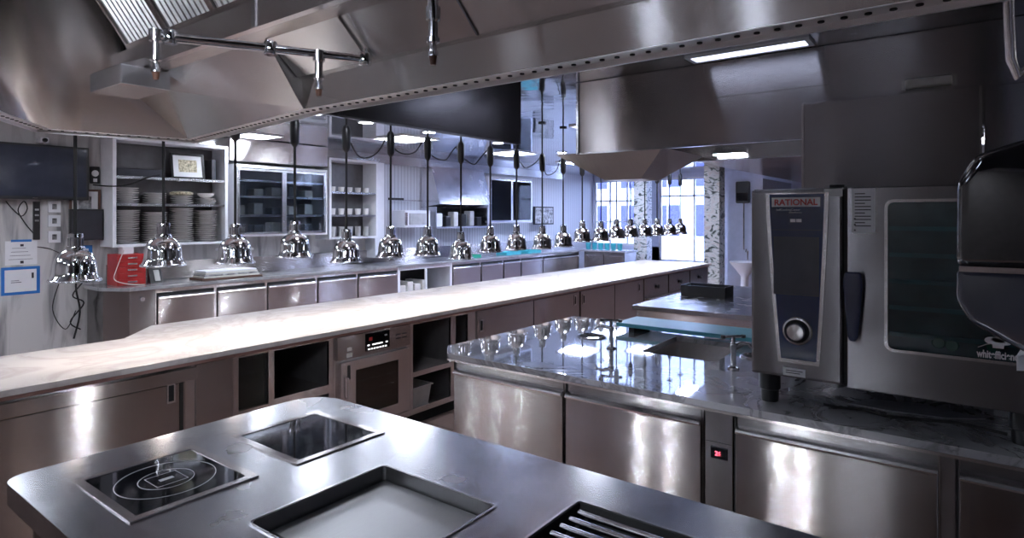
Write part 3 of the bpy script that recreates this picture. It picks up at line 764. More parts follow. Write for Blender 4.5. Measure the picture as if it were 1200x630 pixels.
MB().box(.176, .584, -.008, -.0015, .246, .584).build('oven_cavity', 'inside', dr)
MB().tube([(.09, -.032, .55), (.09, -.05, .55), (.09, -.05, .40), (.09, -.032, .40)], .006, 8).build('handle', 'frame', dr)
MB().box(.10, .125, -.034, -.0312, .53, .63).build('hinge_slot', 'rubber', dr)
for zz in (.33, .41, .49): MB().tube([(.18, -.010, zz), (.58, -.010, zz)], .0025, 6).build('oven_rack', 'edge', dr)
MB().box(.02, .72, -.015, -.001, .105, .150).build('lower_rail', 'frame', t)
# U5 open shelves
t = unit('open_shelf_unit', 'open steel shelf unit with two dark bays right of the built-in oven', 'shelf unit', 3.42, 4.22, opening=[(.03, .475, .44, .825), (.03, .475, .145, .40), (.54, .70, .44, .825), (.54, .70, .145, .40)])
MB().box(.018, .78, .03, .78, .405, .435).build('shelf', 'frame', t)
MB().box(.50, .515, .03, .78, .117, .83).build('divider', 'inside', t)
tb = MB(); 
T = rect(.0, .22, 0, .30); B = rect(.02, .20, .02, .28)
vt = [tb.bm.verts.new((a, b, .17)) for a, b in T]; vb = [tb.bm.verts.new((a, b, 0)) for a, b in B]; tb.bm.faces.new(vb)
for i in range(4): tb.bm.faces.new((vt[i], vt[(i+1) % 4], vb[(i+1) % 4], vb[i]))
tb.plate(rect(-.012, .232, -.012, .312), [rect(.0, .22, 0, .30)], .163, .172)
for v in tb.bm.verts: v.co += Vector((3.50, 3.66, .117))
tag(tb.build('storage_tub', 'container', smooth=False), 'pale plastic storage tub in the lower bay of the open shelf unit', 'tub')
# U6 doors
t = unit('door_cabinet', 'plain steel two-door cabinet under the pass, right of the open shelf unit', 'cabinet', 4.22, 6.05)
door(t, .02, .90, .12, .835, lip=False, th=.014, pull=(.07, .70)); door(t, .915, 1.81, .12, .835, lip=False, th=.014, pull=(1.72, .75))
t = unit('door_cabinet', 'plain steel two-door cabinet under the pass, just left of the blue-lit end unit', 'cabinet', 6.05, 7.75)
door(t, .02, .84, .12, .835, lip=False, th=.014, pull=(.08, .74)); door(t, .855, 1.68, .12, .835, lip=False, th=.014, pull=(1.55, .74))
t = unit('drawer_cabinet', 'far end pass unit with small dark knobs and a towel rail', 'cabinet', 7.75, 10.3)
for i, xx in enumerate((.02, .87, 1.72)):
    d = door(t, xx, xx+.81, .12, .835, lip=False, th=.014)
    MB().lathe([(.025, -.045), (.03, -.03), (.012, -.014)], (xx+.42, 0, .70), 12, 'y').build('knob', 'black', d)
MB().tube([(.1, -.02, .56), (.1, -.06, .56), (1.4, -.06, .56), (1.4, -.02, .56)], .01, 8).build('towel_rail', 'edge', t)

# ------------------------------------------------------------------ marble refrigerated counter on the right
GF = 'doors of refrigerated counter'
ct_ = thing('marble_worktop', 'glossy grey marble worktop mirroring the heat lamps, under the combi oven', 'worktop', (2.62, 2.55, .87))
out = [(0, -3.6), (1.58, -3.6), (1.58, 0.0), (.15, .04), (0, -.10)]
MB().plate(out, [rect(.72, 1.28, -1.42, -.98)], 0, .03).build('slab', 'fridge_marble', ct_, bevel=.003)
MB().prism([(-.001, -3.6), (.03, -3.6), (.03, -.10), (-.001, -.10)], -.012, -.0005, 'z').build('front_edging', 'frame', ct_)
sk_ = MB().plate(rrect(.715, 1.285, -1.425, -.975, .02), [rrect(.725, 1.275, -1.415, -.985, .02)], -.20, .002).box(.72, 1.28, -1.42, -.98, -.204, -.20)
sk_.build('sink_bowl', 'frame', ct_)
def fridge(name, label, cat, ya, yb, parts):
    w = ya-yb
    t = thing(name, label, cat, (2.66, ya, 0), SIDE, 'refrigerated units under the marble worktop')
    MB().box(.001, w-.001, 0, .66, .10, .857).build('carcass', 'brushed', t)
    MB().box(.001, w-.001, .05, .66, 0, .0995).build('plinth', 'gap', t)
    parts(t, w); return t
def fdoor(t, w, lock=False):
    d = MB().box(.008, w-.008, -.022, -.002, .12, .800, .003).build('door', 'brushed', t)
    MB().prism([(-.003, .814), (-.034, .799), (-.040, .791), (-.038, .784), (-.023, .784), (-.022, .8015), (-.003, .8015)], .010, w-.010, 'x').build('handle', 'edge', d)
    MB().box(.012, w-.012, -.006, -.001, .814, .850).build('handle_recess', 'brushed_dark', d)
    MB().box(.0, .006, -.012, -.0005, .12, .855).build('door_gap', 'gap', t)
    if lock:
        MB().lathe([(.022, -.030), (.026, -.022)], (.215, 0, .745), 16, 'y').build('lock', 'black', d)
fridge('undercounter_fridge', 'fridge section with plain steel door at the far left corner of the marble counter', 'fridge', 2.42, 1.66, lambda t, w: fdoor(t, w))
fridge('undercounter_fridge', 'fridge section with steel door showing bright streaks, left of the red display', 'fridge', 1.655, .945, lambda t, w: fdoor(t, w))
def ctrl(t, w):
    p = MB().box(.004, w-.002, -.012, -.001, .12, .855, .002).build('panel', 'brushed_dark', t)
    c = MB().box(.028, .102, -.016, -.0125, .650, .700, .002).build('display', 'gloss_black', p)
    text_part('digits', '26', .026, 'led', c, (.048, -.0163, .665), FRONT, bold=.0006)
    for zz in (.725, .630): MB().lathe([(.004, -.0165), (.004, -.012)], (.065, 0, zz), 8, 'y').build('screw', 'edge', p)
    MB().box(.006, w-.004, -.0125, -.0119, .72, .722).build('panel_joint', 'gap', p)
fridge('fridge_control_column', 'narrow dark control column with a small red lit number display', 'control panel', .94, .815, ctrl)
fridge('undercounter_fridge', 'wide fridge section with steel door directly below the combi oven control panel', 'fridge', .81, .09, lambda t, w: fdoor(t, w))
fridge('undercounter_fridge', 'fridge section with round black lock at the bottom right corner', 'fridge', .045, -.8, lambda t, w: fdoor(t, w, True))
tag(MB().box(2.640, 2.9, .048, .088, 0, .857).build('counter_post', 'edge'), 'pale vertical steel post between the two rightmost fridge doors', 'post')

# faucets and drop-in rings on the marble
def faucet(label, loc, rz):
    t = thing('faucet', label, 'faucet', loc, rz, 'small taps on the marble worktop')
    MB().lathe([(.030, .0005), (.028, .010), (.014, .016), (.013, .10), (.017, .105), (.017, .135), (.010, .14), (.010, .165)], n=18).build('body', 'pipe', t)
    MB().tube([(0, 0, .12), (.05, 0, .135), (.085, 0, .130), (.10, 0, .11)], [.012, .010, .009, .009], 10).build('spout', 'pipe', t)
    h = MB().tube([(-.055, 0, .170), (.055, 0, .170)], .008, 8).build('handle', 'pipe', t)
    for s_ in (-1, 1): MB().lathe([(.012, -.008), (.014, 0), (.012, .008)], (.055*s_, 0, .170), 10).build('handle_knob', 'black', h)
    return t
faucet('small dark tap beside the oval basin on the marble, left of the blue board', (3.31, 1.745, .9), PI*.6)
faucet('small dark tap standing on marble just left of the combi oven', (3.25, 1.0, .9), -.8)
def ring(label, loc, r):
    t = thing('dipper_well', label, 'basin', loc, 0, 'round drop-in wells in the marble')
    MB().shell([(r, .0005), (r+.012, .0005), (r+.012, .008), (r, .010), (r-.004, .003), (r-.004, .0005), (r, .0005)], n=36).build('rim', 'chrome', t)
    MB().lathe([(r-.004, .0006), (r-.004, .0022)], n=32).build('well', 'gap', t)
    return t
ring('round black dipper well with chrome rim beside the left tap', (3.56, 2.02, .9), .085)
ring('black round well partly hidden behind the combi oven, beside the right tap', (3.60, .985, .9), .07)
cb = thing('chopping_board', 'long turquoise blue chopping board lying across the far edge of the marble', 'chopping board', (3.98, 1.52, .9))
MB().box(-.15, .17, -.62, .46, .035, .062, .004).build('board', 'board', cb)
for y in (-.5, .34): MB().box(-.12, .14, y, y+.04, .0005, .0345).build('rest', 'rubber', cb)

# ------------------------------------------------------------------ combi oven
ov = thing('combi_oven', 'dark steel combi steam oven with navy control panel standing on marble counter', 'oven', (2.72, .76, .9), SIDE)
W, HB, HT = .96, .125, .915
MB().box(.0, W, .03, .74, HB, HT, .006).build('body', 'oven', ov)
lf = MB().box(.0, .352, -.008, .029, HB+.005, HT-.004, .012).build('control_housing', 'oven', ov)
dr = MB().plate([(.366, HB), (W, HB), (W, HT-.004), (.366, HT-.004)], [rrect(.50, W-.03, .295, .855, .025)], 0, .038)
for v in dr.bm.verts: v.co = Vector((v.co.x, .029-v.co.z, v.co.y))
dr = dr.build('door', 'oven', ov, bevel=.003)
MB().box(.352, .366, .005, .03, HB+.005, HT-.004).build('door_seal', 'rubber', ov)
fr = MB().plate(rrect(.492, W-.022, .287, .863, .03), [rrect(.503, W-.033, .298, .852, .022)], 0, .004)
for v in fr.bm.verts: v.co = Vector((v.co.x, -.0095-v.co.z, v.co.y))
fr.build('window_trim', 'frame', dr)
MB().box(.496, W-.026, -.004, .002, .291, .859).build('door_glass', 'tinted', dr)
cv = MB().box(.49, W-.02, .024, .0285, .285, .865).build('cavity_wall', plain('oven_cavity_blue', (0.10, 0.19, 0.21), 0.35, var=.7, scale=5), dr)
for k in range(5):
    z = .345 + .1*k
    MB().box(.505, W-.035, .012, .020, z, z+.016).build('tray_rail', plain('teal_rack_%d' % k, (.12, .36, .38), .4), dr)
for xx, zz in ((.66, .335), (.70, .33), (.82, .34)): MB().lathe([(.018, .010), (.022, .018)], (xx, 0, zz), 12, 'y').build('rack_food', 'green', dr)
# tapered navy panel with silver surround
def taper(x0t, x1t, x0b, x1b, zt, zb, n=10):
    L = []; R = []
    for k in range(n+1):
        u = k/n; bow = .008*math.sin(PI*u)
        L.append((x0t + (x0b-x0t)*u**1.3, zt+(zb-zt)*u)); R.append((x1t + (x1b-x1t)*u**1.3, zt+(zb-zt)*u))
    return L + R[::-1]
sur = MB().prism(taper(.062, .302, .112, .268, HT-.02, .195), -.016, -.009, 'y', ).build('panel_surround', 'frame', lf)
nav = MB().prism(taper(.078, .286, .124, .256, HT-.025, .212), -.020, -.0165, 'y').build('control_panel', 'navy', lf)
MB().box(.095, .268, -.0215, -.0205, .475, .715, .0003).build('touch_screen', 'screen', nav)
MB().box(.088, .276, -.0212, -.0205, .742, .744).build('panel_line', 'screen', nav)
MB().box(.088, .272, -.0212, -.0205, .838, .876).build('logo_plate', 'paper', nav)
text_part('logo', 'RATIONAL', .0345, 'red', nav, (.180, -.0214, .845), FRONT, bold=.0009, align='CENTER', sx=.98)
text_part('subtitle', 'SelfCookingCenter', .012, 'paper', nav, (.105, -.0207, .822), FRONT, align='LEFT')
text_part('subtitle', 'whitefficiency', .009, 'paper', nav, (.155, -.0207, .812), FRONT, align='LEFT')
MB().box(.160, .180, -.0212, -.0205, .775, .788).box(.183, .203, -.0212, -.0205, .775, .788).build('key', 'paper', nav)
kb = MB().lathe([(.056, -.0206), (.058, -.024), (.054, -.030), (.046, -.032)], (.187, 0, .330), 32, 'y').build('knob_ring', 'edge', nav)
MB().lathe([(.048, -.0325), (.046, -.036)], (.187, 0, .330), 32, 'y').build('knob_gap', 'gap', kb)
MB().lathe([(.036, -.0365), (.035, -.058), (.030, -.064), (.005, -.066)], (.187, 0, .330), 32, 'y').build('knob', 'frame', kb)
MB().box(.13, .215, -.0095, -.0083, .140, .172).build('sticker', 'paper', lf)
MB().box(.285, .350, -.0095, -.0083, HT-.037, HT-.006).build('name_sticker', 'paper', lf)
MB().box(.14, .205, -.0102, -.0096, .160, .163).box(.14, .195, -.0102, -.0096, .151, .154).build('sticker_print', 'ink', lf)
st = MB().box(.383, .462, -.0105, -.0092, .735, HT-.008).build('instruction_label', 'paper', dr)
lt = MB()
for k in range(11):
    z = .885 - .0125*k; L_ = .055 if k % 3 else .035
    lt.box(.3925, .3925+L_, -.0112, -.0107, z, z+.0035)
for k in range(3): lt.box(.390, .396, -.0112, -.0107, .742+.022*k, .748+.022*k)
lt.build('label_text', 'ink', st)
hb = MB()
prof = [(.026, .58), (.036, .575), (.040, .55), (.038, .50), (.028, .40), (.020, .34), (.014, .32)]
pl = [(.385-.0+0*.0, 0)]
poly = [(.392-w, z) for w, z in ((.026, .585), (.033, .565), (.034, .53), (.028, .44), (.018, .335), (.010, .318))] + [(.392+w, z) for w, z in reversed(((.026, .585), (.033, .565), (.034, .53), (.028, .44), (.018, .335), (.010, .318)))]
hb.prism(poly, -.062, -.030, 'y', bev=.008)
hb.smooth = True
hn = hb.build('door_handle', plain('blue_black_handle', (.02, .025, .06), .25, coat=.4), dr)
MB().box(.38, .404, -.031, -.0092, .51, .55).build('handle_mount', 'black', hn)
lg = text_part('window_logo', 'whitefficiency', .036, 'paper', dr, (.772, -.0102, .305), FRONT, bold=.0012, sx=.62)
ht = MB()
for xx, zz, ra, rb in ((.815, .366, .022, .013), (.847, .366, .022, .013), (.831, .370, .020, .010)):
    ht.prism([(xx + ra*math.cos(2*PI*k/20), zz + rb*math.sin(2*PI*k/20)) for k in range(20)], -.0106, -.0095, 'y')
ht.prism([(.813, .366), (.849, .366), (.846, .341), (.816, .341)], -.0105, -.0095, 'y')
ht.build('chef_hat_emblem', 'paper', dr)
MB().tube([(.775, -.010, .338), (.80, -.010, .352), (.812, -.010, .355)], .0015, 6).tube([(.855, -.010, .362), (.90, -.010, .362)], .0012, 6).build('emblem_line', 'container', dr)
for xx in (.055, W-.055):
    for yy in (.08, .62):
        MB().lathe([(.034, .0005), (.036, .01), (.036, .05), (.044, .055), (.044, .1245)], (xx, yy, 0), 20).build('foot', 'black', ov)
MB().box(.25, .31, .30, .36, HT, HT+.025, .006).build('top_cap', 'black', ov)
MB().box(.01, W-.01, .1, .7, .110, HB).build('underside_tray', 'black', ov)
cb_ = MB().tube([(2.83, .50, .912), (2.84, .44, .907), (2.87, .36, .907), (2.83, .28, .907), (2.86, .18, .907), (2.90, .05, .907), (2.86, -.1, .907)], .006, 8)
tag(cb_.build('power_cord', 'rubber'), 'black cord lying on the marble under the combi oven', 'cord')
tag(MB().prism([(2.94, .42), (3.06, .36), (3.12, .18), (3.04, -.04), (2.96, .08), (2.93, .28)], .9003, .904).build('plastic_sheet', plain('grey_film', (.25, .25, .28), .15)), 'crumpled clear film lying under the combi oven', 'film')

hs = thing('hanging_hose', 'grey hose hanging from the ceiling at the top right edge', 'hose', (2.40, -.10, ZC))
MB().tube([(0, 0, -.001), (0, .005, -.2), (.01, .012, -.42), (.02, .006, -.58), (.03, -.01, -.63), (.05, -.04, -.60), (.06, -.06, -.45)], .014, 10).build('hose', 'frame', hs)
MB().lathe([(.03, -.012), (.03, -.0005)], n=16).build('ceiling_rose', 'edge', hs)
# ------------------------------------------------------------------ towel dispenser on the pier, bottom right
td = thing('towel_dispenser', 'glossy black paper towel dispenser fixed at the right edge', 'dispenser', (1.70, -.24, 1.40))
prof = [(.001, .465), (.16, .450), (.235, .425), (.265, .37), (.268, .13), (.250, .085), (.16, .035), (.001, .0)]
up = [(.001, .465), (.16, .450), (.235, .425), (.265, .37), (.2665, .195), (.001, .195)]
lo = [(.001, .190), (.2665, .190), (.267, .13), (.245, .085), (.16, .035), (.001, .0)]
b = MB().prism(up, -.16, .16, 'x', bev=.02); b.smooth = True; b.build('cover', 'gloss_black', td)
b = MB().prism(lo, -.155, .155, 'x', bev=.012); b.smooth = True; b.build('lower_housing', 'screen', td)
MB().prism([(.001, .187), (.262, .187), (.262, .198), (.001, .198)], -.156, .156, 'x').build('seam', 'frame', td)
pt = MB()
for i in range(6):
    pass
pt.face([(0, .10, .04), (.10, .10, .05), (.10, .15, .005), (0, .165, .0)])
pt.face([(0, .165, .0), (.10, .15, .005), (.09, .12, -.045), (-.01, .165, -.03)])
p_ = pt.build('paper_towel', 'paper', td, smooth=True)
sd = p_.modifiers.new('thick', 'SOLIDIFY'); sd.thickness = .003

# ------------------------------------------------------------------ heat lamps
lampdata = [(87, 1.375, .329), (185, 1.885, 311), (270, 2.39, 308), (342, 2.89, 301), (404, 3.40, 307), (456, 3.91, 301), (499, 4.40, 299), (539, 4.90, 303), (573, 5.40, 295),
            (604, 5.90, 292), (634, 6.45, 291), (659, 6.95, 289), (681, 7.45, 283), (703, 7.99, 282), (722, 8.48, 279), (739, 8.97, 277), (756, 9.5, 276), (771, 10.0, 275), (785, 10.55, 272), (799, 11.05, 273)]
LY = 3.92
prof = [(a_*.92, b_) for a_, b_ in [(.030, .190), (.048, .188), (.050, .178), (.050, .168), (.062, .163), (.085, .148), (.102, .122), (.110, .090), (.113, .050), (.118, .030), (.130, .010), (.133, 0.0),
        (.125, .0015), (.110, .040), (.105, .085), (.095, .115), (.060, .150)]]
lamp0 = None
def lamp_label(i):
    near = {0: 'before the wall papers', 1: 'before the red drawer box', 2: 'before the cloth stack', 3: 'before the sliding glass cabinet'}
    return 'chrome heat lamp over the pass, %s from the left' % ORD[i] + ((', ' + near[i]) if i in near else '')
for i, (px, X, Yp) in enumerate(lampdata):
    X *= 3.92/4.38
    yb = 329 if i == 0 else Yp
    dist = .7985*X + .602*LY
    z = 1.7 - (yb-253)*dist/716
    if i > 12: z = max(1.28, min(1.40, z))
    z = max(1.26, z)
    if lamp0 is None:
        lamp0 = thing('heat_lamp', lamp_label(0), 'heat lamp', (X, LY, z), 0, 'chrome heat lamps over the marble pass')
        MB().shell(prof).build('shade', 'chrome', lamp0)
        cl = MB().lathe([(.018, .262), (.036, .258), (.038, .240), (.034, .236), (.034, .188)], n=20)
        for k in range(12):
            a = 2*PI*k/12; cl.tube([(.035*math.cos(a), .035*math.sin(a), .192), (.035*math.cos(a), .035*math.sin(a), .234)], .004, 6)
        cl.build('collar', 'chrome', lamp0)
        MB().shell([(.123, .012), (.126, .008), (.126, -.002), (.121, -.002)], n=32).build('rim_ring', 'edge', lamp0)
        MB().lathe([(.01, .15), (.04, .12), (.055, .075), (.04, .045), (.005, .038)], n=18).build('bulb', 'bulb', lamp0)
        MB().tube([(0, 0, 0), (0, 0, 1)], .009, 8).build('cord', 'rubber', lamp0)
        MB().lathe([(.012, 0), (.022, .012), (.032, .03), (.034, .10), (.034, .17), (.026, .20), (.012, .215)], n=16).build('cord_retractor', 'black', lamp0)
        MB().lathe([(.045, .012), (.045, 0)], n=16).build('ceiling_mount', 'black', lamp0)
        r = lamp0
    else:
        r = dup(lamp0, (X, LY, z), lamp_label(i))
    for ch in r.children:
        nm = ch.name.split('.')[0]
        if nm == 'cord': ch.location = (0, 0, .26); ch.scale = (1, 1, ZC - z - .26 - .002)
        if nm == 'cord_retractor': ch.location = (0, 0, 2.20 - z)
        if nm == 'ceiling_mount': ch.location = (0, 0, ZC - .0125 - z)
    sp_ = bpy.data.lights.new('heat_bulb', 'SPOT'); sp_.energy = 3.2; sp_.color = (1.0, .88, .80); sp_.spot_size = math.radians(158); sp_.spot_blend = .4; sp_.shadow_soft_size = .04
    so = bpy.data.objects.new('heat_glow', sp_); C.objects.link(so); so.parent = r; so.location = (0, 0, .016)
# loose cables looping between the lamp retractors
for i in (4, 5, 6, 7, 9, 10):
    xa, xb = lampdata[i][1]*3.92/4.38, lampdata[i+1][1]*3.92/4.38
    pts = []
    for k in range(13):
        u = k/12; pts.append((xa + (xb-xa)*u, LY+.05+.02*math.sin(u*9+i), 2.37 - .14*math.sin(PI*u)*(1 + .3*math.sin(i*2.1)) + .1*u*(1-u)*math.sin(i)))
    o = MB().tube(pts, .006, 6).build('slack_cable', 'rubber')
    tag(o, 'black cable sagging between the %s and %s heat lamps from the left' % (ORD[i], ORD[i+1]), 'cable', 'slack cables between heat lamps')

# ------------------------------------------------------------------ back counter
bk = MB().prism([(2.66, 7.76), (2.86, 7.46), (12.66, 7.46), (12.66, 6.30), (13.3, 6.30), (13.3, 8.24), (2.66, 8.24)], .862, .9, 'z')
tag(bk.build('back_worktop', 'back_top', bevel=.003), 'long grey worktop along the back wall carrying the red drawer box', 'worktop')
bs = MB().box(2.9, 12.6, 8.215, 8.245, .902, 1.12); tag(bs.build('splashback', 'brushed'), 'low brushed steel splashback strip behind the back worktop', 'splashback')
t = thing('corner_cabinet', 'angled grey end cabinet with round lock at the left end of back counter', 'cabinet', (2.7, 7.5, 0))
MB().prism([(.0, .26), (.17, .0), (.44, 0), (.44, .72), (0, .72)], .10, .86, 'z').build('carcass', 'brushed_dark', t)
MB().prism([(.05, .32), (.2, .06), (.44, .06), (.44, .72), (.05, .72)], 0, .0995, 'z').build('plinth', 'gap', t)
MB().lathe([(.025, -.016), (.03, -.001)], (.30, 0, .76), 14, 'y').build('lock', 'edge', t)
def bunit(x0, x1, kind, label):
    w = x1-x0
    t = thing('back_cabinet' if kind != 'open' else 'open_cabinet', label, 'cabinet', (x0, 7.5, 0), 0, 'cabinets under the back worktop')
    if kind == 'open':
        b = MB().plate([(0, .10), (w, .10), (w, .86), (0, .86)], [rect(.05, w*.5-.02, .35, .80), rect(w*.5+.02, w-.05, .35, .80)], 0, .02)
        for v in b.bm.verts: v.co = Vector((v.co.x, v.co.z, v.co.y))
        b.box(0, .02, .02, .7, .10, .86).box(w-.02, w, .02, .7, .1, .86).box(.02, w-.02, .68, .7, .1, .86).box(.02, w-.02, .02, .68, .1, .34)
        b.build('carcass', 'white', t)
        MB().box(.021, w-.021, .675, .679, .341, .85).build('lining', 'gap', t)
        for k in range(4):
            MB().box(.12+.17*k, .25+.17*k, .08, .5, .342, .342+.2+.05*(k % 2), .01).build('stored_tub', 'offwhite', t)
        return t
    MB().box(.001, w-.001, 0, .70, .10, .86).build('carcass', 'frame', t)
    MB().box(.001, w-.001, .06, .70, 0, .0995).build('plinth', 'gap', t)
    n = 1 if kind == 'door' else 2
    for k in range(n):
        a = .02 + k*(w-.04)/n; b = a + (w-.04)/n - .01
        gp = MB().box(a-.006, b+.006, -.004, -.0005, .115, .815).build('door_gap', 'gap', t)
        d = MB().box(a, b, -.020, -.0045, .12, .765, .002).build('door', 'brushed', t)
        MB().prism([(-.005, .785), (-.042, .765), (-.046, .757), (-.044, .745), (-.021, .745), (-.021, .7655), (-.005, .7655)], a+.003, b-.003, 'x').build('handle', 'edge', d)
    return t
xs = [(3.14, 3.84, 'door', 'leftmost steel door of the back counter, beside the angled end'), (3.84, 4.52, 'door', 'steel door unit of the back counter, below the folded cloth stack'), (4.52, 5.30, 'door', 'steel door unit of the back counter, third from the angled end'),
      (5.30, 6.02, 'door', 'steel door unit of the back counter, fourth from the angled end'), (6.02, 6.85, 'door', 'steel door unit immediately left of the open white cabinet'), (6.85, 8.15, 'open', 'open white cabinet with dark bays holding tubs under back counter'),
      (8.15, 8.95, 'door', 'blue-lit steel door unit immediately right of the open white cabinet'), (8.95, 9.65, 'door', 'second blue-lit door unit right of the open white cabinet'), (9.65, 10.25, 'door', 'third blue-lit door unit right of the open white cabinet'),
      (10.25, 11.05, 'door', 'fourth blue-lit door unit right of the open white cabinet'), (11.05, 12.60, 'double', 'two-door steel unit at the inner corner of the back counter')]
for a in xs: bunit(*a)
t = thing('return_cabinet', 'dark steel cabinet end turning the corner towards the stone column', 'cabinet', (12.68, 7.4, 0), SIDE)
MB().box(0, 1.06, 0, .6, .1, .86).build('carcass', 'brushed_dark', t); MB().box(0, 1.06, .05, .6, 0, .0995).build('plinth', 'gap', t)
for a in (.02, .54): 
    d = MB().box(a, a+.5, -.02, -.001, .12, .80, .002).build('door', 'brushed_dark', t)
    MB().box(a+.03, a+.47, -.035, -.0205, .77, .785).build('handle', 'edge', d)

# wall shelves with crockery
def shelf_case(name, label, x0, x1, z0, z1, shelves, y0=7.88, glass=False, mat='white', sill=.03):
    t = thing(name, label, 'cabinet', (x0, y0, z0))
    w, h, d = x1-x0, z1-z0, 8.245-y0
    fr = .038
    MB().box(0, fr, 0, d, 0, h).box(w-fr, w, 0, d, 0, h).box(fr, w-fr, 0, d, 0, sill).box(fr, w-fr, 0, d, h-fr, h).build('frame', mat, t)
    MB().box(fr, w-fr, d-.02, d-.001, sill, h-fr).build('back_board', 'inside' if not glass else 'lilac', t)
    for z in shelves: MB().box(fr, w-fr, .01, d-.021, z-z0-.03, z-z0).build('shelf', 'edge', t)
    if glass:
        for k in range(2):
            a = fr + k*(w-2*fr)/2; b = a + (w-2*fr)/2
            g = MB().box(a+.035, b-.035, -.012, -.008, .06, h-.08).build('glass_door', 'glass', t)
            MB().box(a, a+.035, -.02, -.001, .03, h-.05).box(b-.035, b, -.02, -.001, .03, h-.05).box(a+.035, b-.035, -.02, -.001, .03, .06).box(a+.035, b-.035, -.02, -.001, h-.08, h-.05).build('door_frame', 'edge', g)
    return t
shelf_case('plate_shelves', 'open steel-framed wall shelves filled with stacked white plates', 2.84, 4.20, 1.34, 2.62, (1.85, 2.17))
shelf_case('glass_cabinet', 'wall cabinet with two sliding glass doors beside the plate shelves', 4.28, 5.76, 1.42, 2.40, (1.72, 1.98, 2.2), glass=True)
shelf_case('cup_shelves', 'narrow open wall shelves with cups and glasses, in pale blue frame', 5.80, 6.76, 1.34, 2.60, (1.72, 2.08))
shelf_case('glass_cabinet', 'blue-lit glass-door wall cabinet far along, right of the steel canopy', 9.66, 11.2, 1.55, 2.52, (1.85, 2.15), glass=True)
tag(MB().box(6.80, 7.0, 8.0, 8.245, 1.0, 2.6).build('wall_strip', 'white'), 'white vertical boxing right of the cup shelves', 'boxing')
tag(MB().box(4.24, 5.78, 7.9, 8.099, 2.45, 2.75).build('bulkhead_panel', 'frame'), 'plain pale steel bulkhead panel above the sliding glass cabinet', 'panel')
# plates
pm = MB().lathe([(.070, .0), (.075, .004), (.105, .010), (.140, .022), (.141, .025), (.105, .014), (.07, .007), (.01, .007)], n=28)
plate0 = None
def put_plate(x, y, z, label, s=1.0):
    global plate0
    if plate0 is None:
        plate0 = pm.build('plate', 'china'); o = plate0
    else:
        o = plate0.copy(); C.objects.link(o)
    o.location = (x, y, z); o.rotation_euler = (0, 0, random.random()*6); o.scale = (s, s, s)
    tag(o, label, 'plate', 'white plates on the open wall shelves')
names = ['leftmost', 'second', 'third', 'rightmost']
for c_, x in enumerate((3.045, 3.36, 3.68, 3.99)):
    n1 = (15, 14, 16, 15)[c_]
    for k in range(n1):
        put_plate(x + random.uniform(-.008, .008), 8.05 + random.uniform(-.01, .01), 1.371 + k*.0268, 'white plate, %s from the bottom of the %s tall stack on the lowest shelf' % (ORD[k], names[c_]))
    n2 = (7, 5, 4, 3)[c_]
    for k in range(n2):
        put_plate(x + random.uniform(-.01, .01), 8.05, 1.851 + k*.0268, 'white plate, %s from the bottom of the %s short stack on the middle shelf' % (ORD[k], names[c_]), .92)
tag(MB().lathe([(.03, 0), (.06, .006), (.10, .04), (.105, .06), (.10, .058), (.05, .015), (.01, .012)], (3.99, 8.05, 1.936), 24).build('bowl', 'china'), 'small white bowl on the rightmost short plate stack', 'bowl')
tag(MB().lathe([(.09, 0), (.13, .012), (.135, .035), (.10, .05), (.02, .055)], (3.68, 8.05, 1.962), 24).build('serving_dish', 'bread'), 'patterned beige dish on the third short plate stack', 'dish')
# framed picture on the shelf
def framed(name, label, loc, w, h, rz, tilt, mats, cat='picture'):
    t = thing(name, label, cat, loc, rz)
    t.rotation_euler = (tilt, 0, rz)
    MB().plate(rect(-w/2, w/2, 0, h), [rect(-w/2+.03, w/2-.03, .03, h-.03)], -.01, .012)
    def up(mb):
        for v in mb.bm.verts: v.co = Vector((v.co.x, -v.co.z, v.co.y))
        return mb
    up(MB().plate(rect(-w/2, w/2, 0, h), [rect(-w/2+.025, w/2-.025, .025, h-.025)], -.01, .012)).build('frame', mats[0], t)
    up(MB().box(-w/2+.025, w/2-.025, .025, h-.025, -.006, .002)).build('mount', 'paper', t)
    up(MB().box(-w/2+.09, w/2-.09, .09, h-.08, .0022, .004)).build('image', mats[1], t)
    return t
framed('framed_picture', 'black framed food picture with white mount leaning on the top plate shelf', (3.76, 8.03, 2.173), .40, .33, -.1, -.17, ('black', 'bread'))
tag(MB().box(2.92, 3.45, 7.98, 8.15, 2.172, 2.27, .02).build('baking_tray_pile', 'ink'), 'dark flat pile of trays on the left of the top shelf', 'tray')
tag(MB().box(3.50, 3.56, 7.95, 8.2, 2.172, 2.40, .004).build('black_folder', 'ink'), 'upright black folder left of the framed food picture', 'folder') if False else None
tag(MB().box(4.02, 4.07, 7.95, 8.2, 2.172, 2.44, .004).build('file_box', 'ink'), 'upright black file box right of the framed food picture', 'file box')
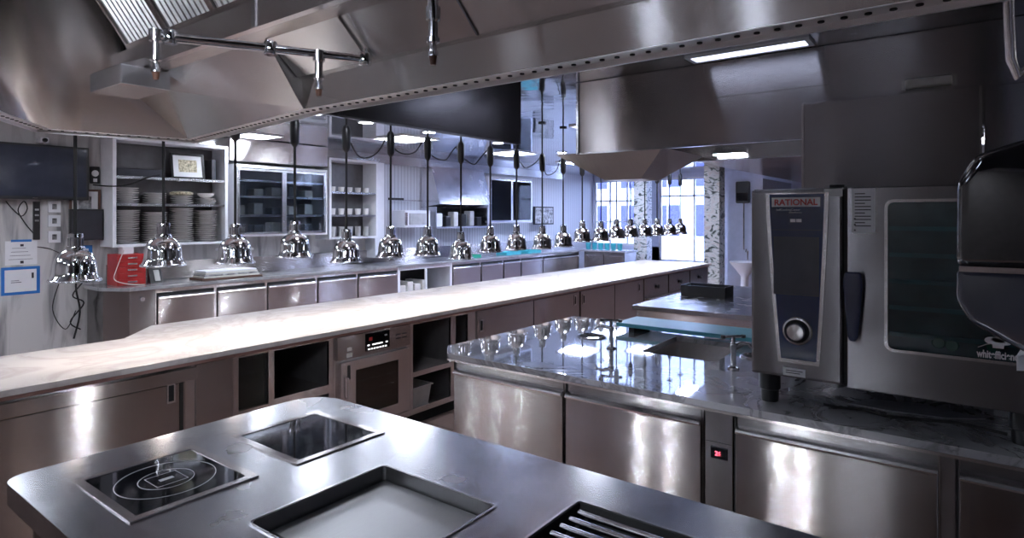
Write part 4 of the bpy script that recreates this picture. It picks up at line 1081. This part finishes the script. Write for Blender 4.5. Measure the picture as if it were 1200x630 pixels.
# cups on narrow shelves, stored jars behind the glass
cup = None
for zi, z in enumerate((1.371, 1.721, 2.081)):
    for k in range(5):
        x = 5.96 + k*.165; hgt = (.16, .10, .08)[zi]
        o = MB().lathe([(.032, 0), (.040, .005), (.050, hgt), (.046, hgt), (.034, .012), (.01, .010)], (x, 8.02, z), 18).build('cup', ('container', 'china', 'china')[zi])
        tag(o, '%s on the %s cup shelf, %s from the left' % (('clear tumbler', 'white cup', 'small white pot')[zi], ('lowest', 'middle', 'highest')[zi], ORD[k]), 'cup', 'cups on the narrow shelves')
for bi, (bx, zs) in enumerate(((4.42, (1.451, 1.721, 1.981)), (9.82, (1.581, 1.851, 2.151)))):
    for zi, z in enumerate(zs):
        for k in range(5):
            x = bx + k*.27; h = .10 + .03*((k+zi) % 3)
            t_ = MB().box(x-.07, x+.07, 7.97, 8.15, z, z+h, .015).build('food_tub', ('container', 'offwhite', 'greytub')[(k*2+zi+bi) % 3])
            tag(t_, '%s tub behind glass, %s from left, %s shelf of the %s glass cabinet' % (('pale grey', 'cream', 'dark grey')[(k*2+zi+bi) % 3], ORD[k], ('lowest', 'middle', 'upper')[zi], ('nearer', 'farther')[bi]), 'tub', 'tubs behind the cabinet glass')
# steel canopy with shelf
t = thing('steel_canopy', 'bright brushed steel canopy on the back wall above a shelf of dark items', 'canopy', (8.1, 7.75, 1.5))
MB().prism([(0, .42), (.49, .36), (.49, 1.12), (.22, 1.12)], 0, 1.5, 'x').build('hood_shell', 'edge', t)
MB().box(0, 1.5, .08, .49, -.03, 0).build('shelf', 'edge', t); MB().box(0, .02, .1, .49, 0, .37).build('side_panel', 'edge', t); MB().box(1.48, 1.5, .1, .49, 0, .37).build('side_panel', 'edge', t)
MB().box(.02, 1.48, .46, .48, 0, .36).build('shelf_back', 'gap', t)
for k, (x, w, h, m_) in enumerate(((8.2, .16, .25, 'white'), (8.45, .14, .2, 'black'), (8.68, .12, .28, 'offwhite'), (8.9, .14, .24, 'black'), (9.15, .12, .3, 'container'), (9.36, .14, .18, 'black'))):
    tag(MB().box(x, x+w, 7.93, 8.1, 1.501, 1.501+h, .02).build('kitchen_canister', m_), '%s canister, %s from left on the shelf under the steel canopy' % ({'white': 'white', 'black': 'black', 'offwhite': 'cream', 'container': 'grey'}[m_], ORD[k]), 'canister', 'canisters under the canopy')
t = thing('microwave', 'white microwave-like box on the wall, left of the steel canopy', 'microwave', (7.35, 7.85, 1.5))
MB().box(0, .62, .02, .39, 0, .30, .01).build('case', 'white', t); MB().box(.10, .50, .0, .019, .05, .25, .004).build('window', 'container', t); MB().box(.0, .05, .004, .019, .04, .26).build('handle', 'frame', t)
t = thing('tool_rail', 'thin steel utensil rail with one dark tool on the back wall', 'rail', (7.2, 8.14, 1.98))
MB().tube([(0, 0, 0), (.84, 0, 0)], .008, 8).build('rail', 'edge', t)
for x in (.08, .78): MB().box(x-.01, x+.01, 0, .10, -.01, .01).build('bracket', 'edge', t)
MB().box(0.0, .35, -.03, -.009, .0, .04).build('magnetic_strip', 'black', t)
t = thing('wall_screen', 'small grey monitor on the back wall near the far windows', 'monitor', (11.5, 8.02, 1.5))
MB().box(0, .8, 0, .05, 0, .42, .006).build('case', 'black', t); MB().box(.03, .77, -.004, -.0005, .03, .39).build('display', 'photo', t); MB().box(.3, .5, .05, .22, .1, .3).build('bracket', 'black', t)
tag(MB().box(8.55, 8.72, 8.16, 8.213, 1.22, 1.30, .004).build('wall_outlet', 'white'), 'white power outlet under the canopy', 'outlet') if False else None
t = thing('wall_socket', 'small white wall socket left of the canopy above the back worktop', 'socket', (7.1, 8.235, 1.22))
MB().box(-.05, .05, -.012, 0, 0, .12, .004).build('plate', 'white', t); MB().box(-.02, .02, -.014, -.0125, .03, .09).build('outlet', 'ink', t)
# things on the back worktop
t = thing('drawer_box', 'small red desktop drawer box at the left end of the back worktop', 'drawer box', (2.84, 7.74, .9))
MB().box(0, .30, 0.012, .30, 0.001, .36, .004).build('case', 'red', t)
for k in range(5):
    d = MB().box(.012, .288, 0, .0115, .012+.069*k, .074+.069*k, .002).build('drawer', 'red', t)
    MB().box(.10, .20, -.012, -.0005, .035+.069*k, .052+.069*k).build('handle', 'edge', d)
tag(MB().box(2.93, 3.05, 7.85, 7.98, 1.261, 1.34, .005).build('paper_roll_box', 'paper'), 'white carton on top of the red drawer box', 'carton')
t = thing('card_terminal', 'small black card terminal leaning right of the red drawer box', 'terminal', (3.26, 7.74, .901))
MB().prism([(0, 0), (.10, 0), (.10, .17), (.07, .17)], -.07, .07, 'x').build('case', 'black', t)
s_ = MB().prism([(.000, .03), (-.003, .03), (.058, .155), (.061, .155)], -.02, .04, 'x').build('screen', 'container', t)
t = thing('cloth_stack', 'pile of folded pale cloths on a dark tray below the third heat lamp', 'cloth pile', (4.10, 7.72, .9))
MB().box(-.40, .40, -.17, .17, .001, .025, .008).build('tray', 'wood', t)
for k in range(4):
    MB().box(-.37+.01*k, .37-.012*k, -.15+.005*k, .15, .026+.022*k, .046+.022*k, .009).build('cloth', ('offwhite', 'photo', 'offwhite', 'white')[k], t)
t = thing('menu_board', 'small black board with white lettering standing below the glass cabinet', 'sign', (4.40, 8.06, 1.26))
MB().box(-.14, .14, 0, .02, 0, .155, .003).build('board', 'black', t); MB().tube([(-.10, -.002, .125), (-.07, -.002, .065), (-.03, -.002, .125), (.01, -.002, .065), (.05, -.002, .125), (.08, -.002, .07)], .005, 6).box(-.12, .10, -.004, -.0005, .03, .04).build('chalk_marks', 'container', t)
tag(MB().box(4.22, 4.62, 7.98, 8.245, 1.23, 1.259).build('wall_ledge', 'white'), 'short white ledge carrying the small black board', 'ledge')
for k, (x, m_, l_) in enumerate(((8.55, 'green', 'green plastic tray below the eighth heat lamp on the back worktop'), (9.85, 'cyan', 'turquoise tray on the back worktop under the tenth heat lamp'), (10.6, 'cyan', 'turquoise tray on the back worktop nearest the corner'))):
    b = MB().plate(rrect(x, x+.5, 7.55, 7.85, .03), [rrect(x+.012, x+.488, 7.562, 7.838, .025)], .902, .96).box(x+.01, x+.49, 7.56, 7.84, .901, .905)
    tag(b.build('plastic_tray', m_), l_, 'tray', 'coloured trays on the back worktop')
for k in range(6):
    y = 7.5 - k*.17
    tag(MB().lathe([(.05, 0), (.055, .01), (.065, .15), (.06, .15), (.048, .012), (.01, .010)], (13.05, y, .901), 18).build('tumbler', 'cyan'), 'turquoise tumbler by the far window, %s from the left' % ORD[k], 'cup', 'tumblers by the far window')
# right-hand side wall fittings near the column
t = thing('soap_dispenser', 'dark rounded dispenser on the pale wall right of the stone column', 'dispenser', (12.1, 3.55, 1.95), SIDE)
MB().box(-.13, .13, -.02, .09, 0, .42, .03).build('case', 'black', t); MB().box(-.11, .11, -.035, -.021, .03, .2, .006).build('tray', 'gloss_black', t)
MB().tube([(.02, .03, 0), (.02, .03, -.9)], .018, 8).build('drain_pipe', 'edge', t)
t = thing('hand_basin', 'small white pedestal basin against the pale wall right of the stone column', 'basin', (11.55, 3.35, 0))
MB().lathe([(.12, 0), (.10, .02), (.06, .2), (.07, .6), (.16, .72), (.26, .84), (.27, .86), (.25, .86), (.15, .76), (.02, .74)], n=24).build('basin', 'white', t)
MB().tube([(.2, 0, .86), (.2, 0, 1.05), (.1, 0, 1.08), (.08, 0, 1.03)], .012, 8).build('tap', 'chrome', t)
# far steel table
tb = thing('prep_table', 'steel worktable beyond the marble counter with black box on it', 'table', (5.05, 2.45, 0))
MB().box(0, 2.1, -3.2, 0, .855, .9, .004).build('table_top', 'top', tb)
MB().box(.03, 2.07, -3.17, -.03, .72, .8545).build('apron', 'frame', tb)
for x in (.06, 2.0):
    for y in (-.08, -3.1): MB().box(x-.02, x+.02, y-.02, y+.02, 0, .72).build('leg', 'frame', tb)
MB().box(.05, 2.05, -3.1, -.05, .22, .25).build('undershelf', 'frame', tb)
t = thing('napkin_box', 'black rectangular box standing on the far steel worktable', 'box', (6.05, 2.12, .9))
MB().plate(rect(-.13, .13, -.22, .22), [rect(-.12, .12, -.21, .21)], .001, .11).box(-.12, .12, -.21, .21, .001, .01).build('box', 'black', t)
MB().box(-.10, .10, -.19, .19, .011, .09).build('contents', 'screen', t)

# ------------------------------------------------------------------ left wall fittings
t = thing('television', 'black flat television high on the left wall', 'television', (2.17, 8.11, 1.88))
MB().box(-.51, .51, 0, .05, 0, .60, .006).build('case', 'black', t); MB().box(-.485, .485, -.004, -.0005, .035, .575).build('display', 'screen', t)
MB().box(-.02, .03, -.003, -.0005, .010, .022).build('badge', 'edge', t); MB().box(-.15, .15, .05, .12, .15, .45).build('bracket', 'black', t)
t = thing('security_camera', 'tiny black and white camera above the television', 'camera', (2.26, 8.10, 2.50))
MB().box(-.04, .04, 0, .14, 0, .06, .01).build('case', 'white', t); MB().lathe([(.02, -.03), (.025, 0)], (0, 0, .03), 12, 'y').build('lens', 'black', t)
for k, z in enumerate((1.74, 1.58, 1.40)):
    s_ = thing('light_switch', 'white square switch, %s of three below the television' % ('topmost', 'middle', 'lowest')[k], 'switch', (2.385, 8.249, z), 0, 'wall switches')
    MB().box(-.06, .06, -.02, 0, 0, .13, .005).build('plate', 'white', s_); MB().box(-.022, .022, -.026, -.0205, .035, .095, .003).build('rocker', 'photo', s_)
t = thing('intercom', 'narrow black vertical intercom strip left of the white switches', 'intercom', (2.22, 8.249, 1.44))
MB().box(-.03, .03, -.03, 0, 0, .42, .004).build('case', 'black', t)
for k in range(3): MB().box(-.018, .018, -.034, -.0305, .2+.06*k, .22+.06*k).build('button', 'photo', t)
t = thing('notice_sheet', 'white notice sheet taped above the blue-framed notice', 'notice', (2.09, 8.249, 1.17))
MB().box(-.14, .14, -.003, 0, 0, .26).build('sheet', 'paper', t); MB().box(-.09, .09, -.005, -.0032, .25, .275).build('tape', 'blue', t)
tl = MB()
for k in range(4): tl.box(-.11+.01*k, .10-.02*k, -.0042, -.0032, .06+.04*k, .064+.04*k)
tl.box(-.01, .02, -.0042, -.0032, .20, .225).box(-.01, .02, -.0042, -.0032, .015, .045).build('print', 'ink', t)
t = thing('notice_sheet', 'notice sheet edged with bright blue tape, on the streaked wall', 'notice', (2.09, 8.249, .85))
MB().box(-.15, .15, -.003, 0, .01, .27).build('sheet', 'paper', t)
bt = MB()
bt.plate(rect(-.175, .165, 0, .30), [rect(-.145, .135, .03, .27)], .0032, .006)
for v in bt.bm.verts: v.co = Vector((v.co.x, -v.co.z, v.co.y))
bt.build('tape', 'blue', t)
MB().box(-.09, .0, -.0042, -.0032, .13, .136).box(-.09, -.02, -.0042, -.0032, .15, .155).box(.09, .11, -.0042, -.0032, .17, .23).build('print', 'ink', t)
framed('framed_photo', 'brown framed black-and-white photo on the wall right of the television', (2.67, 8.20, 1.58), .31, .43, 0, 0, ('wood', 'photo'))
t = thing('tablet_screen', 'black blank screen mounted below the framed photo', 'screen', (2.665, 8.12, 1.42))
MB().box(-.17, .17, 0, .04, 0, .36, .006).build('case', 'black', t); MB().box(-.15, .15, -.003, -.0005, .02, .34).build('display', 'ink', t); MB().box(-.05, .05, .04, .129, .1, .25).build('bracket', 'black', t)
t = thing('wall_clock', 'small black and white ornament on the wall above the framed photo', 'ornament', (2.78, 8.22, 2.08))
MB().box(-.05, .05, 0, .025, 0, .20, .01).build('case', 'black', t); MB().lathe([(.035, -.004), (.038, -.0005)], (0, 0, .12), 16, 'y').build('dial', 'paper', t)
MB().box(-.02, .02, -.003, -.0005, .02, .06).build('label', 'paper', t)
t = thing('paper_notice', 'small blue-edged card on the wall behind the first heat lamp', 'card', (2.66, 8.249, 1.12))
MB().box(-.10, .10, -.004, 0, 0, .24).build('card', 'blue', t); MB().box(-.06, .06, -.006, -.0042, .03, .20).build('print', 'paper', t)
def cable(label, pts, r=.006, mat='rubber'):
    # Catmull-Rom through the points
    P = [Vector(p) for p in pts]; out = []
    for i in range(len(P)-1):
        p0, p1, p2, p3 = P[max(i-1, 0)], P[i], P[i+1], P[min(i+2, len(P)-1)]
        for k in range(6):
            u = k/6
            out.append(.5*((2*p1) + (-p0+p2)*u + (2*p0-5*p1+4*p2-p3)*u*u + (-p0+3*p1-3*p2+p3)*u**3))
    out.append(P[-1])
    return tag(MB().tube(out, r, 6).build('wall_cable', mat), label, 'cable', 'loose cables on the left wall')
cable('looped black cable hanging just below the television', [(1.95, 8.22, 1.86), (2.0, 8.2, 1.78), (2.08, 8.2, 1.70), (2.13, 8.2, 1.78), (2.10, 8.2, 1.86), (2.05, 8.2, 1.76), (2.12, 8.23, 1.62), (2.2, 8.23, 1.50)])
cable('thin cable running from notice sheet towards the first lamp', [(2.23, 8.24, 1.36), (2.35, 8.24, 1.33), (2.5, 8.24, 1.24)], .004)
cable('bundle cable falling beside the left end of the back counter, thickest', [(2.60, 8.22, 1.42), (2.62, 8.2, 1.2), (2.58, 8.2, .9), (2.62, 8.2, .6), (2.56, 8.2, .3)], .010)
cable('grey cable arching left beside the end cabinet', [(2.55, 8.23, 1.3), (2.42, 8.2, .95), (2.36, 8.2, .65), (2.48, 8.2, .42), (2.58, 8.2, .62)], .005)
cable('pale cable curving over the red drawer box', [(2.90, 7.73, 1.31), (2.82, 7.72, 1.1), (2.80, 7.71, .98), (2.95, 7.68, .92), (3.1, 7.67, .908)], .005, 'offwhite')
cable('black cable with tangled knots close to the cabinet end', [(2.57, 8.2, 1.3), (2.66, 8.18, 1.0), (2.54, 8.17, .8), (2.65, 8.17, .7), (2.52, 8.18, .5), (2.62, 8.18, .4)], .008)
cable('black cable crossing from the wall ornament onto the top plate shelf', [(2.72, 8.1, 2.06), (2.82, 7.86, 2.04), (3.0, 7.84, 2.07), (3.2, 7.84, 2.16), (3.34, 7.86, 2.2)], .008)
tag(MB().tube([(2.4, 4.3, 1.1)]*1 + [(2.4, 4.3, 1.0)], .01).build('plug', 'black'), 'plug', 'plug') if False else None
